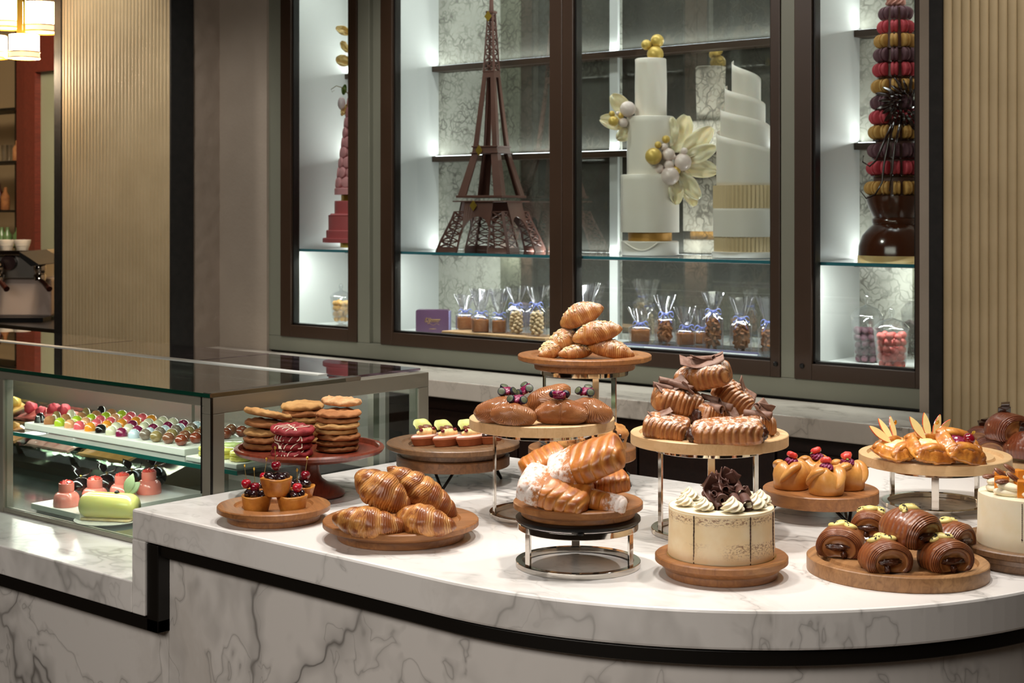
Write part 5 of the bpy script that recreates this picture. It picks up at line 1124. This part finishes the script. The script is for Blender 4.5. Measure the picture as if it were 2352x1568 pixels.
for a in ((1471, 4.53, .062, .110, .46, 'loaf', 'squat bag of brown cake at the end of the acrylic riser', 6), (1528, 4.575, .055, .150, .52, 'brit', 'bag of brittle behind the squat cake bag, ribbon to one side', 7), (1575, 4.525, .054, .122, .40, 'loaf', 'low bag of brown cake between two brittle bags', 8), (1612, 4.605, .046, .11, .4, 'loaf', 'small bag of stacked cake hidden behind the tallest brittle bag', 9), (1638, 4.51, .054, .172, .56, 'brit', 'tallest bag of dark brittle in the middle of the riser', 10), (1703, 4.52, .058, .160, .50, 'brit', 'bag of dark brittle with a broad ribbon bow near the riser end', 11)):
    bag(a[0], a[1], zb2, a[2], a[3], a[4], a[5], a[6], a[7], G2)
bag(1346, 4.66, ZF, .07, .20, .45, 'nuts', 'bag of pale nuts behind the almond croissants', 12, None)
bag(1764, 4.60, ZF, .05, .185, .5, 'brit', 'brittle bag partly hidden by the window frame', 13, None)
# ================================================================= things in the pastry case
GS = .9552
ty = thing('sweets_tray', 'long white tray of bonbons on the glass shelf', 'tray', (-3.30, 2.36, GS))
MB().box(-.36, -.125, 0, .345, .125, .018).build('tray', 'white_tray', ty, smooth=False, bevel=.002)
cols = [('choc_black', 'fluted black', 'cone'), ('cookie_brown', 'domed brown', 'dome'), ('leafy', 'lime green', 'dome'), ('peach', 'peach', 'dome'), ('coral', 'coral pink', 'dome'), ('orange', 'orange', 'dome'), ('choc_black', 'black and white', 'dome'), ('ivory', 'ivory', 'dome'), ('jam', 'dark crimson', 'dome'), ('iceblue', 'pale blue', 'dome'), ('taupe', 'taupe', 'ball'), ('olive', 'olive swirled', 'ball'), ('brownie', 'milk brown', 'ball'), ('rust', 'rust brown', 'ball')]
for n_, c_ in (('leafy', 'a8c02c'), ('peach', 'd9a070'), ('coral', 'e0606a'), ('orange', 'e8932a'), ('ivory', 'd8d2b4'), ('iceblue', 'c4d0dc'), ('taupe', '7a685c'), ('olive', '8a7448'), ('brownie', '7a4a34'), ('rust', '7a3420'), ('mac_green', 'c4cc8a'), ('mac_yellow', 'd8cc60'), ('mac_blush', 'd8c4b4')): plain(n_, c_, .18, coat=.6)
DEEP = ['at the front of the tray', 'second from the front', 'third from the front', 'fourth from the front', 'at the back of the tray']
for i, (mt_, nm, kd) in enumerate(cols):
    x = -.325+.0475*i; base = None
    for j in range(5):
        alt = {0: ['choc_black', 'olive', 'ivory', 'olive', 'choc_black'], 6: ['choc_black', 'ivory', 'jam', 'ivory', 'ivory'], 3: ['peach', 'peach', 'coral', 'peach', 'coral']}.get(i)
        ml = alt[j] if alt else mt_
        lb = f'{nm} bonbon {DEEP[j]}'
        if alt: lb = {0: ['fluted black', 'domed olive', 'domed ivory', 'speckled olive', 'glossy black'], 6: ['small black', 'ivory and black', 'crimson and black', 'white and black', 'cream and black'], 3: ['peach square', 'pale peach', 'coral and peach', 'warm peach', 'coral square']}[i][j]+f' bonbon {DEEP[j]}'
        p_ = (-3.30+x+R.uniform(-.003, .003), 2.36-.098+.048*j+R.uniform(-.003, .003), GS+.0182); rr = .0150
        if base is None or alt:
            if kd == 'cone': pr = [(0, 0), (rr, 0), (rr*.8, .014), (rr*.45, .024), (0, .026)]; wb = (lambda r, z, a: (r*(1+.10*math.cos(a*10)), z)) if j == 0 else None
            elif kd == 'dome': pr = [(0, 0), (rr, 0), (rr*1.02, .006)]+[(rr*1.02*math.cos(b*PI/12), .006+.016*math.sin(b*PI/12)) for b in range(1, 7)]; wb = None
            else: pr = [(0, 0), (rr*.5, .0006)]+[(rr*1.03*math.cos(b*PI/14-PI/3.2), .0132+.0145*math.sin(b*PI/14-PI/3.2)) for b in range(1, 12)]+[(0, .0277)]; wb = None
            o = MB().lathe(pr, 24, wob=wb).build('bonbon', ml, ang=60, loc=p_); base = o
        else: o = base.copy(); COL.objects.link(o); o.location = p_
        tag(o, lb, 'bonbon', 'bonbons on the long white tray')
# macarons seen through the end glass
ty2 = tag(MB().box(-2.905, 2.20, GS, -2.715, 2.58, GS+.012).build('macaron_tray', 'white_tray', smooth=False, bevel=.002), 'white tray of pastel macarons at the end of the glass shelf', 'tray')
mk = {}; WH = ['nearest the front glass', 'second along', 'third along', 'fourth along', 'at the far end']; RWN = ['beside the end glass', 'in the middle row', 'in the inner row']
for a in range(3):
    for b in range(5):
        ml, cn = [('mac_yellow', 'yellow'), ('mac_green', 'pale green'), ('mac_green', 'pale green'), ('mac_blush', 'blush'), ('m_plum', 'plum')][(b+a*0) % 5]
        p_ = (-2.748-.058*a, 2.238+.072*b, GS+.0125+.012)
        if ml not in mk: o = mk[ml] = mac_mesh(.026, .024).build('macaron', ml, ang=60, loc=p_)
        else: o = mk[ml].copy(); COL.objects.link(o); o.location = p_
        tag(o, f'{cn} macaron {RWN[a]}, {WH[b]}', 'macaron', 'pastel macarons in the case')
# pink two tier cakes and black ones on a board
ZD = Z0+.0062
cb = thing('cake_board', 'low grey board under the small pink and black cakes', 'board', (-3.33, 2.30, ZD))
MB().box(-.135, -.165, .006, .085, .225, .020).build('board', 'white_tray', cb, smooth=False, bevel=.001); MB().box(-.125, -.155, 0, .075, .215, .0065).build('base', 'steel', cb, smooth=False)
zc_ = ZD+.0203; kp = None
for k, lb in enumerate(('pink two tier petit cake nearest the front glass', 'pink two tier petit cake, second from the front glass', 'pink two tier petit cake, third from the front glass', 'pink two tier petit cake farthest from the front glass, topped with bright strawberries')):
    loc = (-3.365+.006*k, 2.175+.080*k, zc_); r_ = .0325
    if kp is None:
        kp = thing('petit_cake', lb, 'cake', loc, None, 'pink two tier petit cakes')
        MB().lathe([(0, 0), (r_, 0), (r_+.001, .006), (r_*.97, .024), (r_*.86, .031), (r_*.74, .034), (r_*.62, .036), (0, .036)], 48).build('lower_tier', 'pink_glaze', kp, ang=60)
        MB().lathe([(r_*.58, .036), (r_*.60, .037), (r_*.60, .058), (r_*.56, .0585), (r_*.54, .052), (0, .052)], 48).build('upper_tier', 'pink_glaze', kp, ang=50)
        q = random.Random(3)
        for i in range(7): a = i*TAU/6; rr = .010 if i < 6 else 0; MB().box(-.005, -.004, -.003, .005, .004, .006, M=TR((rr*math.cos(a), rr*math.sin(a), .057+(.003 if i == 6 else 0)), q.uniform(0, 40), q.uniform(0, 40), i*50)).build('strawberry_dice', 'strawberry', kp, smooth=False, bevel=.001)
    else: dup(kp, lb, loc)
bk = None
for k, lb in enumerate(('glossy black petit cake beside the foremost pink one', 'glossy black petit cake, second along the board', 'glossy black petit cake, third along the board', 'glossy black petit cake at the far end of the board')):
    loc = (-3.432+.006*k, 2.262+.075*k, zc_)
    if bk is None:
        bk = thing('petit_cake', lb, 'cake', loc, None, 'black petit cakes')
        MB().ball((0, 0, .026), (.029, .029, .027), 28, flat=.95).build('glaze', 'choc_black', bk, ang=180)
        for s_ in (-1, 1): MB().grid(lambda a, b: (s_*(.004+.038*a), -.006+.02*b*math.sin(a*PI)+.006*a, .056+.016*a*(.5+b)), 8, 4).build('chocolate_wing', 'choc_black', bk, thick=.001, ang=180)
        MB().ball((0, 0, .056), (.004, .003, .0025), 8, .5, 3.).build('gold_leaf', 'gold_leaf', bk, smooth=False)
    else: dup(bk, lb, loc)
cG = onz(252, 1193, ZD+.004)
tag(MB().lathe([(0, 0), (.070, 0), (.086, .006), (.0865, .0075), (.068, .0045), (0, .004)], 64).build('side_plate', 'porcelain', ang=60, loc=(cG.x, cG.y, ZD)), 'small white plate under the glazed green log cake', 'plate')
lc = thing('log_cake', 'glazed yellow green log cake with a pale leaf', 'cake', (cG.x, cG.y, ZD+.005), (0, 0, YAW-.22))
MB().sweep([Vector(((-.5+i/40)*.158, 0, .034)) for i in range(41)], lambda t, th: (.034*roll_r(t, 7, .42)*math.cos(th)*1.0, max(.032*roll_r(t, 7, .42)*math.sin(th)*1.05, -.031)), 40).build('cake_body', 'green_glaze', lc, ang=180)
MB().box(-.066, -.029, 0, .066, .029, .006).build('biscuit_base', 'almond', lc, bevel=.003)
for ry, L in ((18, .05), (52, .042)): MB().grid(lambda a, b: ((b-.5)*.026*math.sin(PI*min(1, a*.9+.08)), .01*a*a, L*a), 12, 6, M=TR((.045, 0, .066), 0, ry, 20)).build('leaf', 'green_leaf', lc, ang=180, thick=.001)
blob('chocolate_bead', 'choc_black', lc, (.022, -.004, .068), .006, 1, .4, 2.)
# gelato tubs behind, on a sloping rack
rk = thing('gelato_rack', 'sloping steel rack of the gelato tubs at the rear of the case', 'rack', (-4.05, 2.62, Z0+.0062))
MB().prism([(-.15, 0), (.13, 0), (.13, .105), (-.15, .02)], -.62, .62, M=Matrix.Rotation(PI/2, 4, 'Z') @ Matrix.Rotation(PI/2, 4, 'X')).build('rack_body', 'steel', rk, smooth=False)
gt = [('mac_yellow', 'pale lemon'), ('peach', 'peach'), ('pink_icing', 'pink'), ('m_tan', 'caramel'), ('m_tan', 'biscuit'), ('rose', 'strawberry'), ('orange', 'mango'), ('m_rose', 'raspberry')]
for i in range(8):
    row, k = divmod(i, 4); x = -4.53+.285*k+.02*row; y = 2.545+.128*row; z = Z0+.0062+.045+.042*row
    t = thing('gelato_tub', f'clear tub of {gt[i][1]} gelato in the {"front" if row == 0 else "rear"} row of the case', 'tub', (x, y, z), (math.radians(17), 0, 0), 'gelato tubs in the case')
    sh = MB(); w_, d_, h_ = .135, .058, .05
    sh.add([(-w_*.9, -d_*.85, 0), (w_*.9, -d_*.85, 0), (w_*.9, d_*.85, 0), (-w_*.9, d_*.85, 0), (-w_, -d_, h_), (w_, -d_, h_), (w_, d_, h_), (-w_, d_, h_)], [(3, 2, 1, 0), (0, 1, 5, 4), (1, 2, 6, 5), (2, 3, 7, 6), (3, 0, 4, 7)])
    sh.build('tub_body', 'tub', t, smooth=False, thick=.002)
    MB().grid(lambda a, b: ((a-.5)*1.8*w_, (b-.5)*1.8*d_, .038+.016*math.sin(PI*a)*math.sin(PI*b)+.007*nz(a*9, b*5, i, 1.)), 30, 16).build('gelato', gt[i][0], t, ang=180)
    q = random.Random(i); g_ = ['gold_matte', 'm_tan', 'm_rose', 'choc_black', 'gold_matte', 'm_rose', 'coral', 'm_rose'][i]
    for k2 in range(5): blob('fruit_garnish', g_, t, (q.uniform(-.09, .09), q.uniform(-.03, .03), .056), q.uniform(.012, .022), k2, .4, 2.2, 14)
# ================================================================= coffee bar far behind
SP = 6.0; zz = lambda v, d=10.93: ZC-(v-HZ)/F*d
ts = thing('timber_screen', 'red timber screen framing a dull green glass panel', 'screen', (-9.5, SP, 0))
def wbox(name, mat, par, u0, u1, v1, v0, Y, dY, o=(0, 0, 0), d=10.93, **k):
    return MB().box(xat(u0, Y)-o[0], Y-o[1], zz(v0, d)-o[2], xat(u1, Y)-o[0], Y+dY-o[1], zz(v1, d)-o[2]).build(name, mat, par, smooth=False, **k)
O = (-9.5, SP, 0)
MB().box(xat(38, SP)+9.5, 0, 0, xat(80, SP)+9.5, .2, 3.0).build('post', 'bar_redwood', ts, smooth=False)
wbox('header', 'bar_redwood', ts, 80, 165, 85, 168, SP, .15, O); MB().box(xat(80, SP)+9.5, .05, 0, xat(165, SP)+9.5, .07, 2.56).build('glass_panel', 'dim_green_glass', ts, smooth=False)
rkx = thing('back_bar_shelf', 'black metal back bar shelving beside the red timber post', 'shelf', (-10.2, 6.15, 0))
MB().box(.03, -.02, 0, .07, .02, 3.0).build('post', 'black_metal', rkx, smooth=False)
for v in (245, 368, 482, 566): z = zz(v, 11.1); MB().box(-1.3, -.08, z-.018, .25, .18, z).build('shelf_board', 'black_metal', rkx, smooth=False)
for i, (x, v, h, mt_, lb) in enumerate(((.00, 368, .12, 'jar_glass', 'clear glass on the upper back bar shelf'), (-.07, 368, .12, 'jar_glass', 'clear glass behind the first on the upper back bar shelf'), (.115, 368, .15, 'cookie_brown', 'amber bottle beside the black shelf post'), (-.05, 482, .17, 'cookie_dark', 'brown bottle on the middle back bar shelf'), (-.14, 482, .2, 'mahogany', 'dark bottle on the middle back bar shelf'), (-.02, 566, .14, 'glass_green_bottle', 'green bottle on the lowest shelf by the black post'), (-.10, 566, .14, 'glass_green_bottle', 'green bottle farther along the lowest shelf'), (.12, 566, .14, 'glass_green_bottle', 'green bottle between black post and red timber'))):
    bt_ = 'bottle' in lb
    tag(MB().lathe([(0, 0), (.032, 0), (.034, .004), (.034, h*.6), (.014, h*.8), (.013, h), (0, h)] if bt_ else [(0, 0), (.026, 0), (.034, h), (.032, h), (.024, .006), (0, .006)], 20).build('bottle' if bt_ else 'drinking_glass', mt_, loc=(-10.2+x, 6.10, zz(v, 11.1)+.0005)), lb, 'bottle' if bt_ else 'glass', 'bottles and glasses on the back bar')
# coffee bar counter with espresso machine
bq = pt(60, 735, 8.0); zbar = bq.z
bb = thing('bar_counter', 'black topped coffee bar counter behind the pastry case', 'counter', (-7.6, 4.6, 0))
MB().box(-1.6, -.45, zbar-.05, 1.1, .45, zbar).build('worktop', 'black_disc', bb, smooth=False, bevel=.004); MB().box(-1.55, -.42, 0, 1.05, .42, zbar-.0505).build('body', 'dark_panel', bb, smooth=False)
em = pt(40, HZ, 8.0); es = thing('espresso_machine', 'chrome espresso machine with dark wooden portafilter handles on the coffee bar', 'espresso machine', (em.x, em.y, zbar+.0005), (0, 0, YAW)); k_ = pm(8.0)
ex = lambda u: (u-40)*k_; ez = lambda v: ZC-(v-HZ)*k_-zbar
MB().box(ex(-120), 0, .02, ex(118), .4, ez(640)).build('body', 'espresso_pink', es, smooth=False, bevel=.01)
MB().box(ex(-120), -.02, ez(640), ex(96), .38, ez(585)).build('upper_body', 'steel', es, smooth=False, bevel=.006)
MB().box(ex(-120), -.10, ez(585), ex(94), .40, ez(574)).build('cup_rail', 'chrome', es, smooth=False, bevel=.004)
MB().prism([(0, ez(585)), (0, ez(574)), (.06, ez(590)), (.10, ez(602)), (.06, ez(606))], -.1, .35, M=T3(ex(94), 0, 0) @ Matrix.Rotation(PI/2, 4, 'X') @ Matrix.Rotation(0, 4, 'Z')).build('side_wing', 'black_metal', es, smooth=False)
MB().box(ex(-120), -.14, 0, ex(118), .0, .022).build('drip_tray', 'black_metal', es, smooth=False)
for u in (8, 104):
    gh = MB().ball((ex(u), -.09, ez(614)), (14*k_, 14*k_, 18*k_), 24).lathe([(0, ez(642)), (13*k_, ez(642)), (14*k_, ez(630)), (9*k_, ez(626)), (0, ez(626))], 24, 0, T3(ex(u), -.09, 0)).build('group_head', 'chrome', es, ang=60)
    MB().tube([(ex(u), -.10, ez(640)), (ex(u+14), -.13, ez(646)), (ex(u+34), -.18, ez(660))], lambda t: .010+.006*t, 10).build('portafilter_handle', 'mahogany', gh)
MB().lathe([(0, 0), (17*k_, 0), (17*k_, .02), (0, .02)], 32, 0, TR((ex(26), -.03, ez(602)), rx=90)).build('gauge', 'mahogany', es)
for u, lb in ((15, 'white cup on the espresso machine, cut by the edge of view'), (52, 'white cup on the espresso machine nearest the timber post')):
    c = pt(u, HZ, 8.1); tag(MB().lathe([(0, 0), (.030, 0), (.044, .04), (.045, .052), (.042, .052), (.038, .02), (0, .008)], 28).build('coffee_cup', 'porcelain', ang=50, loc=(c.x, c.y, zbar+ez(574)+.0005)), lb, 'cup', 'cups on the espresso machine')
# lamp cluster
ch = pt(60, 70, 7.4); cd = thing('chandelier', 'brass chandelier of glowing frosted glass drum shades over the coffee bar', 'chandelier', ch, (0, 0, YAW)); k_ = pm(7.4)
for u, v0, v1, r_, y in ((88, 5, 57, 44, .05), (2, -10, 45, 40, .10), (65, 84, 122, 33, -.06), (-14, 84, 120, 32, -.02), (-60, 0, 50, 40, 0)):
    x = (u-60)*k_; z0, z1 = -(v1-70)*k_, -(v0-70)*k_; rr = r_*k_
    sh = MB().lathe([(rr, z0), (rr, z1), (rr-.003, z1), (rr-.003, z0)], 40, closed=True).build('lamp_shade', 'lamp_glow', cd, loc=(x, y, 0), ang=50)
    MB().lathe([(rr-.004, z0-.028), (rr+.002, z0-.028), (rr+.002, z0-.002), (rr-.004, z0-.002)], 40, closed=True).build('lower_band', 'lamp_soft', sh, ang=30)
    MB().lathe([(rr-.004, z0-.034), (rr+.004, z0-.034), (rr+.004, z0-.028), (rr-.004, z0-.028)], 40, closed=True).lathe([(rr-.002, z0-.004), (rr+.004, z0-.004), (rr+.004, z0+.002), (rr-.002, z0+.002)], 40, closed=True).build('brass_rim', 'gold_leaf', sh, ang=30)
    MB().tube([(x, y, z1), (x, y, 3.29-ch.z)], .006, 8).build('stem', 'gold_leaf', cd); MB().bar((x-rr, y, z1), (x+rr, y, z1), .012, .006).build('bridge', 'gold_leaf', cd, smooth=False)
MB().box((40-60)*k_, -.01, -.05, (56-60)*k_, .01, .5).build('centre_strap', 'gold_leaf', cd, smooth=False)
lamp('chandelier_light', 'POINT', ch-Vector((0, 0, .15)), 45, (1, .8, .55), shadow_soft_size=.15)
